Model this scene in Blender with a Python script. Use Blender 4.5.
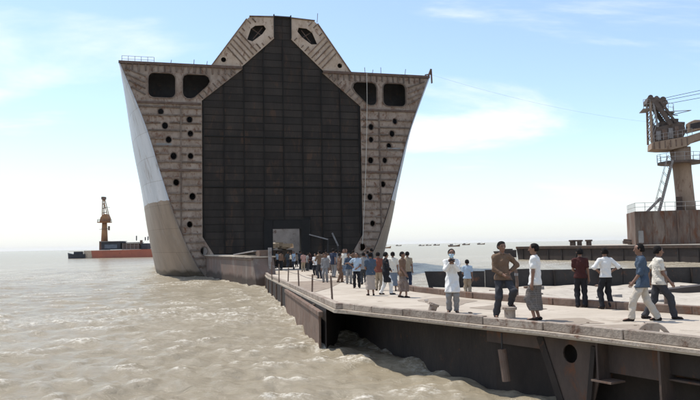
import bpy, math, random
import numpy as np
from mathutils import Vector, Matrix
from mathutils.geometry import tessellate_polygon
random.seed(7); rng = np.random.default_rng(7)
R = math.radians
for o in list(bpy.data.objects): bpy.data.objects.remove(o)
SC = bpy.context.scene
COL = SC.collection

# ------------------------------------------------------------------ camera
EYE = 2.85                       # metres above the water
PITCH, ROLL = R(3.66), R(1.06)
cam = bpy.data.cameras.new('camera'); cam.sensor_width = 36; cam.lens = 36
cam.clip_start = 0.1; cam.clip_end = 30000
camo = bpy.data.objects.new('camera', cam); COL.objects.link(camo)
FW = Vector((0, math.cos(PITCH), math.sin(PITCH))); R0 = Vector((1, 0, 0)); U0 = R0.cross(FW)
RT = R0*math.cos(ROLL) - U0*math.sin(ROLL); UP = R0*math.sin(ROLL) + U0*math.cos(ROLL)
CAM = Vector((0, 0, EYE))
camo.matrix_world = Matrix(((RT.x, UP.x, -FW.x, 0), (RT.y, UP.y, -FW.y, 0), (RT.z, UP.z, -FW.z, EYE), (0, 0, 0, 1)))
SC.camera = camo

# ------------------------------------------------------------------ sky and sun
SUN_EL, SUN_AZ = R(66), R(-52)   # azimuth clockwise from +Y
w = bpy.data.worlds.new('World'); SC.world = w; w.use_nodes = True
nt = w.node_tree; nt.nodes.clear(); N = nt.nodes.new; L = nt.links.new
out = N('ShaderNodeOutputWorld'); bg = N('ShaderNodeBackground'); bg.inputs['Strength'].default_value = 0.15
sky = N('ShaderNodeTexSky'); sky.sky_type = 'NISHITA'; sky.sun_disc = False
sky.sun_elevation = SUN_EL; sky.sun_rotation = SUN_AZ; sky.altitude = 0
sky.air_density = 1.0; sky.dust_density = 0.6; sky.ozone_density = 2.0
tc = N('ShaderNodeTexCoord'); sep = N('ShaderNodeSeparateXYZ'); L(tc.outputs['Generated'], sep.inputs[0])
den = N('ShaderNodeMath'); den.operation = 'ADD'; den.inputs[1].default_value = 0.22; L(sep.outputs['Z'], den.inputs[0])
dx = N('ShaderNodeMath'); dx.operation = 'DIVIDE'; L(sep.outputs['X'], dx.inputs[0]); L(den.outputs[0], dx.inputs[1])
dy = N('ShaderNodeMath'); dy.operation = 'DIVIDE'; L(sep.outputs['Y'], dy.inputs[0]); L(den.outputs[0], dy.inputs[1])
cmb = N('ShaderNodeCombineXYZ'); L(dx.outputs[0], cmb.inputs[0]); L(dy.outputs[0], cmb.inputs[1])
mp = N('ShaderNodeMapping'); mp.inputs['Location'].default_value = (15.3, 6.02, 0); mp.inputs['Rotation'].default_value = (0, 0, R(-32))
mp.inputs['Scale'].default_value = (0.55, 1.15, 1); L(cmb.outputs[0], mp.inputs[0])
cn = N('ShaderNodeTexNoise'); cn.inputs['Scale'].default_value = 0.95; cn.inputs['Detail'].default_value = 9; cn.inputs['Roughness'].default_value = 0.58
cn.inputs['Distortion'].default_value = 0.5; L(mp.outputs[0], cn.inputs['Vector'])
cr = N('ShaderNodeValToRGB'); cr.color_ramp.elements[0].position = 0.485; cr.color_ramp.elements[1].position = 0.66
cr.color_ramp.interpolation = 'EASE'; cr.color_ramp.elements[0].color = (0.06, 0.06, 0.06, 1); L(cn.outputs['Fac'], cr.inputs[0])
cm = N('ShaderNodeMath'); cm.operation = 'MULTIPLY'; cm.inputs[1].default_value = 0.9; L(cr.outputs[0], cm.inputs[0])
mx = N('ShaderNodeMixRGB'); L(cm.outputs[0], mx.inputs[0]); L(sky.outputs[0], mx.inputs[1]); mx.inputs[2].default_value = (5.6, 5.72, 5.8, 1)
hzm = N('ShaderNodeMapRange'); hzm.interpolation_type = 'SMOOTHERSTEP'; hzm.inputs[1].default_value = -0.02; hzm.inputs[2].default_value = 0.16; hzm.inputs[3].default_value = 0.72; hzm.inputs[4].default_value = 0.0; L(sep.outputs['Z'], hzm.inputs[0])
mh_ = N('ShaderNodeMixRGB'); L(hzm.outputs[0], mh_.inputs[0]); L(mx.outputs[0], mh_.inputs[1]); mh_.inputs[2].default_value = (4.2, 4.42, 4.62, 1)   # white sea haze all round the horizon
L(mh_.outputs[0], bg.inputs['Color']); L(bg.outputs[0], out.inputs[0])

sl = bpy.data.lights.new('sun', 'SUN'); sl.energy = 3.2; sl.angle = R(0.6); sl.color = (1, 0.95, 0.87)
so = bpy.data.objects.new('sun', sl); COL.objects.link(so)
TOSUN = Vector((math.sin(SUN_AZ)*math.cos(SUN_EL), math.cos(SUN_AZ)*math.cos(SUN_EL), math.sin(SUN_EL)))
so.rotation_euler = TOSUN.to_track_quat('Z', 'Y').to_euler(); so.location = (-40, 20, 80)

vs = SC.view_settings; vs.view_transform = 'Standard'; vs.look = 'None'; vs.gamma = 1; vs.exposure = 0.5
vs.use_curve_mapping = False

# ------------------------------------------------------------------ helpers
def ray(x, y): return FW*700 + RT*(x-350) + UP*(200-y)
def at_y(x, y, Y): q = ray(x, y); return CAM + q*(Y/q.y)
def at_z(x, y, z=0.0): q = ray(x, y); return CAM + q*((z-EYE)/q.z)
DK0, DKS = 1.15, -0.0114         # the pontoon deck falls gently towards the ship
def deck_z(y): return DK0 + DKS*(y-16)
def at_deck(x, y):
    q = ray(x, y)                # EYE + t qz = DK0 + DKS (t qy - 16)
    t = (DK0 - 16*DKS - EYE)/(q.z - DKS*q.y); return CAM + q*t

def tag(o, label=None, cat=None, group=None, kind=None):
    if label: o['label'] = label
    if cat: o['category'] = cat
    if group: o['group'] = group
    if kind: o['kind'] = kind
    return o
def empty(name, loc=(0, 0, 0), rz=0.0, parent=None):
    o = bpy.data.objects.new(name, None); COL.objects.link(o); o.location = loc; o.rotation_euler = (0, 0, rz)
    o.empty_display_size = 0.2
    if parent: o.parent = parent
    return o
def link(name, me, m, parent=None, smooth=False):
    if m and not me.materials: me.materials.append(m)
    o = bpy.data.objects.new(name, me); COL.objects.link(o)
    if parent: o.parent = parent
    if smooth:
        for p in me.polygons: p.use_smooth = True
    return o
class MB:
    def __init__(s): s.v = []; s.f = []
    def add(s, vs_, fs):
        b = len(s.v); s.v += [tuple(p) for p in vs_]; s.f += [tuple(i+b for i in q) for q in fs]; return s
    def box(s, c, d, rz=0.0, rx=0.0, ry=0.0):
        M = Matrix.Rotation(rz, 3, 'Z') @ Matrix.Rotation(ry, 3, 'Y') @ Matrix.Rotation(rx, 3, 'X'); c = Vector(c)
        P = [c + M @ Vector((x*d[0]/2, y*d[1]/2, z*d[2]/2)) for x in (-1, 1) for y in (-1, 1) for z in (-1, 1)]
        return s.add(P, [(0, 1, 3, 2), (4, 6, 7, 5), (0, 4, 5, 1), (2, 3, 7, 6), (0, 2, 6, 4), (1, 5, 7, 3)])
    def bar(s, a, b, wx, wz=None, up=(0, 0, 1)):          # rectangular bar from a to b
        a, b = Vector(a), Vector(b); d = (b-a).normalized(); u = Vector(up)
        if abs(d.dot(u)) > 0.98: u = Vector((0, 1, 0))
        r = d.cross(u).normalized(); u = r.cross(d); wz = wz or wx
        P = [p + r*(i*wx/2) + u*(j*wz/2) for p in (a, b) for i, j in ((-1, -1), (1, -1), (1, 1), (-1, 1))]
        return s.add(P, [(3, 2, 1, 0), (4, 5, 6, 7), (0, 1, 5, 4), (1, 2, 6, 5), (2, 3, 7, 6), (3, 0, 4, 7)])
    def tube(s, pts, rad, n=8, cap=True):
        pts = [Vector(p) for p in pts]; rr = rad if isinstance(rad, (list, tuple)) else [rad]*len(pts)
        P = []; pr = None
        for i, p in enumerate(pts):
            d = (pts[min(i+1, len(pts)-1)] - pts[max(i-1, 0)]).normalized()
            if pr is None: pr = d.orthogonal().normalized()
            r = (pr - d*pr.dot(d)).normalized(); pr = r; u = d.cross(r)
            P += [p + (r*math.cos(2*math.pi*k/n) + u*math.sin(2*math.pi*k/n))*rr[i] for k in range(n)]
        F = [(i*n+k, i*n+(k+1) % n, (i+1)*n+(k+1) % n, (i+1)*n+k) for i in range(len(pts)-1) for k in range(n)]
        if cap: F += [tuple(range(n))[::-1], tuple((len(pts)-1)*n+k for k in range(n))]
        return s.add(P, F)
    def prism(s, poly, z0, z1):                            # vertical prism over an xy outline
        n = len(poly); zz0 = z0 if callable(z0) else (lambda p: z0); zz1 = z1 if callable(z1) else (lambda p: z1)
        P = [(p[0], p[1], zz0(p)) for p in poly] + [(p[0], p[1], zz1(p)) for p in poly]
        F = [(i, (i+1) % n, n+(i+1) % n, n+i) for i in range(n)]
        T = tessellate_polygon([[Vector((p[0], p[1], 0)) for p in poly]])
        for t in T: F.append(tuple(t)); F.append(tuple(n+i for i in t)[::-1])
        return s.add(P, F)
    def plate(s, loops, fn, th):                           # flat plate with holes; fn(u, v, depth) -> point
        loops = [list(l) for l in loops]; flat = [p for l in loops for p in l]; n = len(flat)
        T = tessellate_polygon([[Vector((p[0], p[1], 0)) for p in l] for l in loops])
        P = [fn(p[0], p[1], 0) for p in flat] + [fn(p[0], p[1], th) for p in flat]
        F = []
        for t in T: F.append(tuple(t)); F.append(tuple(n+i for i in t)[::-1])
        b = 0
        for l in loops:
            m = len(l)
            for i in range(m): F.append((b+i, b+(i+1) % m, n+b+(i+1) % m, n+b+i))
            b += m
        return s.add(P, F)
    def mesh(s, name):
        me = bpy.data.meshes.new(name); me.from_pydata(s.v, [], s.f); me.update()
        import bmesh
        bm = bmesh.new(); bm.from_mesh(me); bmesh.ops.recalc_face_normals(bm, faces=bm.faces); bm.to_mesh(me); bm.free()
        return me
    def build(s, name, m, parent=None, smooth=False, bevel=0.0):
        o = link(name, s.mesh(name), m, parent, smooth)
        if bevel:
            b = o.modifiers.new('bevel', 'BEVEL'); b.width = bevel; b.segments = 1; b.limit_method = 'ANGLE'
        return o
def circle(cx, cy, r, n=14, sx=1.0): return [(cx+r*sx*math.cos(2*math.pi*k/n), cy+r*math.sin(2*math.pi*k/n)) for k in range(n)]
def rrect(x0, y0, x1, y1, r, n=4):
    P = []
    for cx, cy, a in ((x1-r, y1-r, 0), (x0+r, y1-r, 90), (x0+r, y0+r, 180), (x1-r, y0+r, 270)):
        P += [(cx+r*math.cos(R(a+90*k/n)), cy+r*math.sin(R(a+90*k/n))) for k in range(n+1)]
    return P
def catmull(xs, ys, x):
    xs = np.array(xs, float); ys = np.array(ys, float); d = np.gradient(ys, xs)
    i = int(np.clip(np.searchsorted(xs, x)-1, 0, len(xs)-2)); h = xs[i+1]-xs[i]; t = (x-xs[i])/h
    t = min(max(t, 0), 1)
    return float((2*t**3-3*t**2+1)*ys[i] + (t**3-2*t**2+t)*h*d[i] + (-2*t**3+3*t**2)*ys[i+1] + (t**3-t**2)*h*d[i+1])

# ------------------------------------------------------------------ materials
def new_mat(name):
    m = bpy.data.materials.new(name); m.use_nodes = True; t = m.node_tree
    return m, t, t.nodes['Principled BSDF'], t.nodes.new, t.links.new
def surf(name, c1, c2=None, rust=None, rust_amt=0.5, scale=1.0, rough=0.8, bump=0.15, streak=1.0, metal=0.0, spec=0.3, obj=False, split=None, fine=9.0, rnd=0.0, wet=None, seam=None):
    """two-tone weathered surface; rust/dirt in patches (streaked vertically); split=(z, colour below)"""
    m, t, b, n, l = new_mat(name)
    if obj: src = n('ShaderNodeTexCoord').outputs['Object']
    else: src = n('ShaderNodeNewGeometry').outputs['Position']
    mp = n('ShaderNodeMapping'); mp.inputs['Scale'].default_value = (scale, scale, scale/streak); l(src, mp.inputs[0])
    a = n('ShaderNodeTexNoise'); a.inputs['Scale'].default_value = 1.3; a.inputs['Detail'].default_value = 8; a.inputs['Roughness'].default_value = 0.65; l(mp.outputs[0], a.inputs['Vector'])
    ra = n('ShaderNodeValToRGB'); ra.color_ramp.elements[0].position = 0.36; ra.color_ramp.elements[1].position = 0.64; l(a.outputs['Fac'], ra.inputs[0])
    mix = n('ShaderNodeMixRGB'); l(ra.outputs[0], mix.inputs[0]); c2 = c2 or tuple(x*0.75 for x in c1)
    mix.inputs[1].default_value = (*c1, 1); mix.inputs[2].default_value = (*c2, 1); col = mix.outputs[0]
    if split:
        sp = n('ShaderNodeSeparateXYZ'); l(src, sp.inputs[0])
        jit = n('ShaderNodeMath'); jit.operation = 'MULTIPLY_ADD'; jit.inputs[1].default_value = 0.5; l(a.outputs['Fac'], jit.inputs[0]); l(sp.outputs['Z'], jit.inputs[2])
        lt = n('ShaderNodeMath'); lt.operation = 'LESS_THAN'; lt.inputs[1].default_value = split[0]+0.25; l(jit.outputs[0], lt.inputs[0])
        low = n('ShaderNodeMixRGB'); l(ra.outputs[0], low.inputs[0]); low.inputs[1].default_value = (*split[1], 1); low.inputs[2].default_value = (*[x*0.72 for x in split[1]], 1)
        m3 = n('ShaderNodeMixRGB'); l(lt.outputs[0], m3.inputs[0]); l(col, m3.inputs[1]); l(low.outputs[0], m3.inputs[2]); col = m3.outputs[0]
    if rust:
        c = n('ShaderNodeTexNoise'); c.inputs['Scale'].default_value = 2.3; c.inputs['Detail'].default_value = 9; c.inputs['Roughness'].default_value = 0.72; c.inputs['Distortion'].default_value = 0.4
        l(mp.outputs[0], c.inputs['Vector'])
        rc = n('ShaderNodeValToRGB'); e = 0.72-0.4*rust_amt; rc.color_ramp.elements[0].position = e; rc.color_ramp.elements[1].position = e+0.14; l(c.outputs['Fac'], rc.inputs[0])
        m2 = n('ShaderNodeMixRGB'); l(rc.outputs[0], m2.inputs[0]); l(col, m2.inputs[1]); m2.inputs[2].default_value = (*rust, 1); col = m2.outputs[0]
    if seam:                                               # weld seams between shell plates
        bt = n('ShaderNodeTexBrick'); bt.inputs['Scale'].default_value = 1.0; bt.inputs['Brick Width'].default_value = seam[0]; bt.inputs['Row Height'].default_value = seam[1]; bt.inputs['Mortar Size'].default_value = 0.035; bt.inputs['Mortar Smooth'].default_value = 0.6
        bt.inputs['Color1'].default_value = (1, 1, 1, 1); bt.inputs['Color2'].default_value = (.88, .88, .88, 1); bt.inputs['Mortar'].default_value = (.70, .67, .64, 1)
        s3 = n('ShaderNodeSeparateXYZ'); l(src, s3.inputs[0]); c3 = n('ShaderNodeCombineXYZ'); l(s3.outputs['Y'], c3.inputs[0]); l(s3.outputs['Z'], c3.inputs[1]); l(c3.outputs[0], bt.inputs['Vector'])
        m5 = n('ShaderNodeMixRGB'); m5.blend_type = 'MULTIPLY'; m5.inputs[0].default_value = 1; l(col, m5.inputs[1]); l(bt.outputs['Color'], m5.inputs[2]); col = m5.outputs[0]
    if wet:                                                # wet and weed-stained band above the water
        s4 = n('ShaderNodeSeparateXYZ'); l(n('ShaderNodeNewGeometry').outputs['Position'], s4.inputs[0])
        j4 = n('ShaderNodeMath'); j4.operation = 'MULTIPLY_ADD'; j4.inputs[1].default_value = 1.2; l(a.outputs['Fac'], j4.inputs[0]); l(s4.outputs['Z'], j4.inputs[2])
        r4 = n('ShaderNodeMapRange'); r4.inputs[1].default_value = wet+0.45; r4.inputs[2].default_value = wet+0.75; r4.inputs[3].default_value = 1; r4.inputs[4].default_value = 0; l(j4.outputs[0], r4.inputs[0])
        m4 = n('ShaderNodeMixRGB'); m4.blend_type = 'MULTIPLY'; l(r4.outputs[0], m4.inputs[0]); l(col, m4.inputs[1]); m4.inputs[2].default_value = (.34, .33, .30, 1); col = m4.outputs[0]
    if rnd:
        oi_ = n('ShaderNodeObjectInfo'); r5 = n('ShaderNodeMapRange'); r5.inputs[3].default_value = 1-rnd; r5.inputs[4].default_value = 1+rnd*.8; l(oi_.outputs['Random'], r5.inputs[0])
        m6 = n('ShaderNodeMixRGB'); m6.blend_type = 'MULTIPLY'; m6.inputs[0].default_value = 1; l(col, m6.inputs[1]); l(r5.outputs[0], m6.inputs[2]); col = m6.outputs[0]
    l(col, b.inputs['Base Color']); b.inputs['Roughness'].default_value = rough; b.inputs['Metallic'].default_value = metal
    b.inputs['Specular IOR Level'].default_value = spec
    if bump:
        d = n('ShaderNodeTexNoise'); d.inputs['Scale'].default_value = fine; d.inputs['Detail'].default_value = 6; l(mp.outputs[0], d.inputs['Vector'])
        bp = n('ShaderNodeBump'); bp.inputs['Strength'].default_value = bump; bp.inputs['Distance'].default_value = 0.05; l(d.outputs['Fac'], bp.inputs['Height']); l(bp.outputs[0], b.inputs['Normal'])
    return m
RUST = (0.13, 0.055, 0.028); DRUST = (0.07, 0.035, 0.022)
M = {}
M['shell'] = surf('hull paint', (0.66, 0.67, 0.69), (0.54, 0.56, 0.58), (0.33, 0.28, 0.24), 0.42, 0.5, 0.5, 0.1, 5.0, split=(7.6, (0.34, 0.262, 0.198)), wet=0.5, seam=(7.5, 2.4))
M['web'] = surf('web plating', (0.37, 0.295, 0.235), (0.23, 0.17, 0.128), (0.15, 0.072, 0.04), 0.53, 0.9, 0.85, 0.3, 1.5)
M['webrib'] = surf('web stiffener', (0.21, 0.165, 0.13), (0.12, 0.088, 0.068), RUST, 0.52, 1.2, 0.85, 0.3, rnd=.3)
M['pale'] = surf('repaired plate', (0.30, 0.285, 0.265), (0.22, 0.205, 0.19), RUST, 0.32, 1.0, 0.8, 0.2)
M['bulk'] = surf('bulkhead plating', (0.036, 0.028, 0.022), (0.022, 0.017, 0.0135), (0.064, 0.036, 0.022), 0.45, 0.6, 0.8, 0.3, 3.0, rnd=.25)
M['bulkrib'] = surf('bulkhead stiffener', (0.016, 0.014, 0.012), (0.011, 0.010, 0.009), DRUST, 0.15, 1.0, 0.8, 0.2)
M['cream'] = surf('trunk plating', (0.56, 0.445, 0.345), (0.41, 0.305, 0.22), (0.17, 0.08, 0.042), 0.44, 0.9, 0.8, 0.25, 1.6)
M['creamrib'] = surf('trunk stiffener', (0.25, 0.18, 0.13), (0.15, 0.105, 0.077), RUST, 0.55, 1.3, 0.8, 0.3, rnd=.3)
M['edge'] = surf('cut deck edge', (0.16, 0.11, 0.085), (0.10, 0.07, 0.055), RUST, 0.5, 1.5, 0.85, 0.3)
M['hold'] = surf('hold plating', (0.66, 0.64, 0.61), (0.5, 0.48, 0.46), RUST, 0.38, 0.6, 0.85, 0.2)
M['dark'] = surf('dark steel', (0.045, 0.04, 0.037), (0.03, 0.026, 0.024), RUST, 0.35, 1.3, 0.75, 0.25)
M['deck'] = surf('sand covered deck', (0.47, 0.41, 0.335), (0.38, 0.325, 0.26), (0.22, 0.175, 0.135), 0.40, 0.45, 0.95, 0.4, spec=0.1, fine=14)
M['sand'] = surf('barge sand', (0.48, 0.43, 0.36), (0.38, 0.335, 0.275), (0.24, 0.205, 0.165), 0.45, 1.0, 0.95, 0.5, spec=0.1, fine=12)
M['kerb'] = surf('kerb paint', (0.37, 0.31, 0.25), (0.26, 0.21, 0.165), (0.13, 0.075, 0.05), 0.52, 1.6, 0.8, 0.4, rnd=.15)
M['lip'] = surf('deck lip', (0.42, 0.355, 0.285), (0.28, 0.22, 0.17), RUST, 0.42, 2.0, 0.8, 0.3)
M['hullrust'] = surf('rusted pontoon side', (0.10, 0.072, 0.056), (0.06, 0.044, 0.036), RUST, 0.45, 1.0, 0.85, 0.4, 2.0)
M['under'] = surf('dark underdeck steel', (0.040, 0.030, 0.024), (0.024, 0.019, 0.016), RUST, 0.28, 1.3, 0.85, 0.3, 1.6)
M['brown'] = surf('brown steel', (0.20, 0.14, 0.105), (0.13, 0.09, 0.068), RUST, 0.5, 1.3, 0.85, 0.35, 1.6)
M['patch'] = surf('dirty deck plate', (0.30, 0.24, 0.18), (0.22, 0.17, 0.13), DRUST, 0.4, 1.2, 0.9, 0.3)
M['patch2'] = surf('caked dirt', (0.32, 0.265, 0.21), (0.26, 0.215, 0.168), (0.24, 0.19, 0.15), 0.4, 1.2, 0.95, 0.4, spec=.1)
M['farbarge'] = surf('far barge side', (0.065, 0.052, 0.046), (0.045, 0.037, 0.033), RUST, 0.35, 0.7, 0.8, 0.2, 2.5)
M['house'] = surf('crane house plating', (0.21, 0.165, 0.13), (0.085, 0.053, 0.04), RUST, 0.6, 0.55, 0.85, 0.2, 4.0)
M['tan'] = surf('crane paint', (0.36, 0.255, 0.175), (0.26, 0.18, 0.12), RUST, 0.45, 0.8, 0.75, 0.15, 3.0)
M['machine'] = surf('crane machinery', (0.135, 0.10, 0.078), (0.075, 0.056, 0.045), RUST, 0.42, 1.3, 0.7, 0.2)
M['steel'] = surf('bare rail steel', (0.34, 0.32, 0.30), (0.24, 0.22, 0.20), RUST, 0.45, 2.0, 0.6, 0.1)
M['redhull'] = surf('red hull paint', (0.42, 0.13, 0.075), (0.34, 0.11, 0.07), RUST, 0.35, 0.3, 0.7, 0.05)
M['blueglass'] = surf('cabin side', (0.15, 0.18, 0.21), (0.09, 0.11, 0.135), None, 0, 0.5, 0.5, 0.05)
M['darkcabin'] = surf('dark cabin', (0.05, 0.055, 0.065), (0.035, 0.038, 0.045), RUST, 0.3, 0.5, 0.7, 0.05)
M['orange'] = surf('rust orange paint', (0.38, 0.20, 0.09), (0.28, 0.14, 0.07), RUST, 0.4, 0.4, 0.75, 0.05)
M['wood'] = surf('boat timber', (0.20, 0.12, 0.075), (0.13, 0.08, 0.055), None, 0, 0.6, 0.8, 0.1)
M['rope'] = surf('pale rope', (0.62, 0.58, 0.50), (0.48, 0.44, 0.38), None, 0, 3.0, 0.9, 0.1)
M['cable'] = surf('steel cable', (0.07, 0.07, 0.07), (0.05, 0.05, 0.05), None, 0, 2.0, 0.6, 0.0)
M['redcloth'] = surf('red tarpaulin', (0.34, 0.10, 0.075), (0.26, 0.075, 0.06), None, 0, 2.0, 0.9, 0.3)
M['tanscrap'] = surf('tan scrap', (0.62, 0.50, 0.37), (0.46, 0.35, 0.25), RUST, 0.35, 1.5, 0.85, 0.3)
M['greyscrap'] = surf('grey scrap', (0.30, 0.28, 0.265), (0.2, 0.18, 0.165), RUST, 0.42, 1.5, 0.8, 0.3)
M['tyre'] = surf('tyre rubber', (0.02, 0.02, 0.02), (0.035, 0.033, 0.03), None, 0, 3.0, 0.8, 0.1)

def water_material():
    m, t, b, n, l = new_mat('muddy water')
    pos = n('ShaderNodeNewGeometry').outputs['Position']
    a = n('ShaderNodeTexNoise'); a.inputs['Scale'].default_value = 0.10; a.inputs['Detail'].default_value = 6; l(pos, a.inputs['Vector'])
    mix = n('ShaderNodeMixRGB'); l(a.outputs['Fac'], mix.inputs[0]); mix.inputs[1].default_value = (0.235, 0.198, 0.138, 1); mix.inputs[2].default_value = (0.335, 0.287, 0.205, 1)
    at = n('ShaderNodeAttribute'); at.attribute_name = 'foam'
    fn = n('ShaderNodeTexNoise'); fn.inputs['Scale'].default_value = 5.0; fn.inputs['Detail'].default_value = 8; fn.inputs['Roughness'].default_value = 0.75; l(pos, fn.inputs['Vector'])
    mu = n('ShaderNodeMath'); mu.operation = 'MULTIPLY'; l(at.outputs['Fac'], mu.inputs[0])
    rf = n('ShaderNodeValToRGB'); rf.color_ramp.elements[0].position = 0.46; rf.color_ramp.elements[1].position = 0.62; l(fn.outputs['Fac'], rf.inputs[0]); l(rf.outputs[0], mu.inputs[1])
    m2 = n('ShaderNodeMixRGB'); l(mu.outputs[0], m2.inputs[0]); l(mix.outputs[0], m2.inputs[1]); m2.inputs[2].default_value = (0.66, 0.61, 0.52, 1)
    l(m2.outputs[0], b.inputs['Base Color'])
    rr = n('ShaderNodeMath'); rr.operation = 'MULTIPLY_ADD'; rr.inputs[1].default_value = 0.5; rr.inputs[2].default_value = 0.12; l(mu.outputs[0], rr.inputs[0]); l(rr.outputs[0], b.inputs['Roughness'])
    b.inputs['IOR'].default_value = 1.33; b.inputs['Specular IOR Level'].default_value = 0.35
    w1 = n('ShaderNodeTexNoise'); w1.inputs['Scale'].default_value = 3.4; w1.inputs['Detail'].default_value = 7; w1.inputs['Roughness'].default_value = 0.62; w1.inputs['Distortion'].default_value = 0.6
    mp = n('ShaderNodeMapping'); mp.inputs['Scale'].default_value = (0.55, 1.0, 1); mp.inputs['Rotation'].default_value = (0, 0, R(14)); l(pos, mp.inputs[0]); l(mp.outputs[0], w1.inputs['Vector'])
    bp = n('ShaderNodeBump'); bp.inputs['Strength'].default_value = 0.8; bp.inputs['Distance'].default_value = 0.12; l(w1.outputs['Fac'], bp.inputs['Height']); l(bp.outputs[0], b.inputs['Normal'])
    # wave slopes too small to model keep a rough sea from ever mirroring fully at grazing angles
    df = n('ShaderNodeBsdfDiffuse'); l(m2.outputs[0], df.inputs['Color']); l(bp.outputs[0], df.inputs['Normal'])
    ms = n('ShaderNodeMixShader'); ms.inputs[0].default_value = 0.33; l(b.outputs[0], ms.inputs[1]); l(df.outputs[0], ms.inputs[2]); l(ms.outputs[0], t.nodes['Material Output'].inputs['Surface'])
    return m
M['water'] = water_material()

# ------------------------------------------------------------------ water: one sheet to the horizon, chop near the camera
CONTACT = []
def make_water():
    ny, nx = 1000, 640
    ys = 5.0*(9000/5.0)**(np.linspace(0, 1, ny)**1.55)
    us = np.sinh(np.linspace(-2.1, 2.1, nx))/np.sinh(2.1)*1.5
    Y = np.repeat(ys[:, None], nx, 1); X = Y*us[None, :]
    Z = np.zeros_like(X); r2 = np.random.default_rng(3)
    warp = 0.9*np.sin(X*0.23+Y*0.11)+0.7*np.sin(X*0.07-Y*0.19+2)
    rowstep = np.gradient(ys)[:, None]
    for k in range(90):
        lam = 0.30*(3.8/0.30)**r2.random(); th = R(98) + r2.normal()*0.62; ph = r2.random()*6.28
        amp = 0.0098*lam**0.72
        q = (X*math.cos(th) + Y*math.sin(th))*2*math.pi/lam + ph + 1.3*np.sin(X*(.17+.05*math.sin(k))+Y*.13+k) + warp*.6
        res = np.clip(lam/(2.2*rowstep)-1, 0, 1)           # leave out what the grid cannot carry
        Z += res*amp*((0.55-1.5*np.abs(np.sin(q/2))) if k % 2 else (np.sin(q)+.4*np.sin(2*q+.7)))*(0.65+0.6*np.sin(X*.31+k)*np.sin(Y*.27+2*k))
    g = 0.55 + 0.5*np.sin(X*0.11+1.3)*np.sin(Y*0.16+X*0.05) + 0.35*np.sin(X*0.35-Y*0.22)
    crest = np.clip((Z - np.mean(Z[:400]) - 0.055)/0.08, 0, 1)
    # a line of low broken surf runs across in front of the ship
    sx = np.exp(-((Y-31-0.10*(X+6)-1.2*np.sin(X*0.5))/3.2)**2)*np.clip((-X+4)/6, 0, 1)
    sx2 = np.exp(-((Y-21.5+0.2*X-.8*np.sin(X*.7))/2.6)**2)*0.8
    foam = np.clip(crest*(.35+np.clip(g, 0, 1))*0.9 + sx*(0.38+0.9*crest) + sx2*(.15+.7*crest), 0, 1)
    # wash where the water meets the hulls
    for (ax_, ay_), (bx_, by_) in CONTACT:
        dx_, dy_ = bx_-ax_, by_-ay_; tt = np.clip(((X-ax_)*dx_+(Y-ay_)*dy_)/(dx_*dx_+dy_*dy_), 0, 1)
        dd = np.hypot(X-ax_-tt*dx_, Y-ay_-tt*dy_)
        foam = np.maximum(foam, .8*np.exp(-(dd/.45)**2)); Z += .05*np.exp(-(dd/.6)**2)*np.sin(X*3.1+Y*2.3)
    Z += 0.04*sx
    # blue-grey swell behind the walkway
    Z += 0.30*np.exp(-((Y-95-0.25*(X-6))/5)**2)*np.clip(1-np.abs(X-9)/14, 0, 1)
    fade = np.clip((170-Y)/110, 0, 1)*np.clip((Y-5)/3, 0, 1)*np.clip((1.5-np.abs(us))/0.15, 0, 1)[None, :]
    Z *= fade; foam *= fade
    V = np.stack([X, Y, Z], -1).reshape(-1, 3)
    i = np.arange(ny-1)[:, None]*nx + np.arange(nx-1)[None, :]
    F = np.stack([i, i+1, i+nx+1, i+nx], -1).reshape(-1, 4)
    base = len(V); ext = []; ef = []
    BX = 14000.0
    for s, c in ((-1, 0), (1, nx-1)):                      # flat water to either side
        b0 = base+len(ext); ext += [(s*BX, y, 0) for y in ys]
        for k in range(ny-1): ef.append((k*nx+c, (k+1)*nx+c, b0+k+1, b0+k))
    b0 = base+len(ext); ext += [(-BX, -4000, 0), (BX, -4000, 0)]
    ef.append(tuple([base, b0, b0+1, base+ny] + list(range(nx-1, -1, -1))))
    V = np.concatenate([V, np.array(ext)]); me = bpy.data.meshes.new('water')
    me.from_pydata(V.tolist(), [], F.tolist()+ef); me.update()
    at = me.attributes.new('foam', 'FLOAT', 'POINT'); at.data.foreach_set('value', np.concatenate([foam.ravel(), np.zeros(len(ext))]))
    o = link('water', me, M['water'], None, True); tag(o, kind='structure')
# ------------------------------------------------------------------ the ship's cut hull section
YAW = R(15.5)
AX = Vector((math.cos(YAW), math.sin(YAW), 0)); AY = Vector((-math.sin(YAW), math.cos(YAW), 0))
P0 = at_y(282, 247, 72.7); P0.z = 0; P0 = P0 + AX*0.35
def ship_uv(x, y):
    q = ray(x, y); p = CAM + q*((P0-CAM).dot(AY)/q.dot(AY)) - P0; return p.dot(AX), p.z
ship = empty('ship_hull', P0, YAW)
tag(ship, 'huge cut open ship hull section with dark bulkhead and white flank', 'ship')
ZS = [-2, 0, 1.8, 5, 9.7, 15, 21.3]
def w0(z): return catmull(ZS, [6.0, 8.3, 9.4, 10.8, 12.35, 13.95, 16.45], z)
def w1(z): return catmull(ZS, [12.2, 12.9, 13.3, 13.9, 14.6, 15.6, 16.45], z)
def hw(z, s): return w0(z) + (w1(z)-w0(z))*(1-math.exp(-max(s, 0)/3.6))
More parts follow.
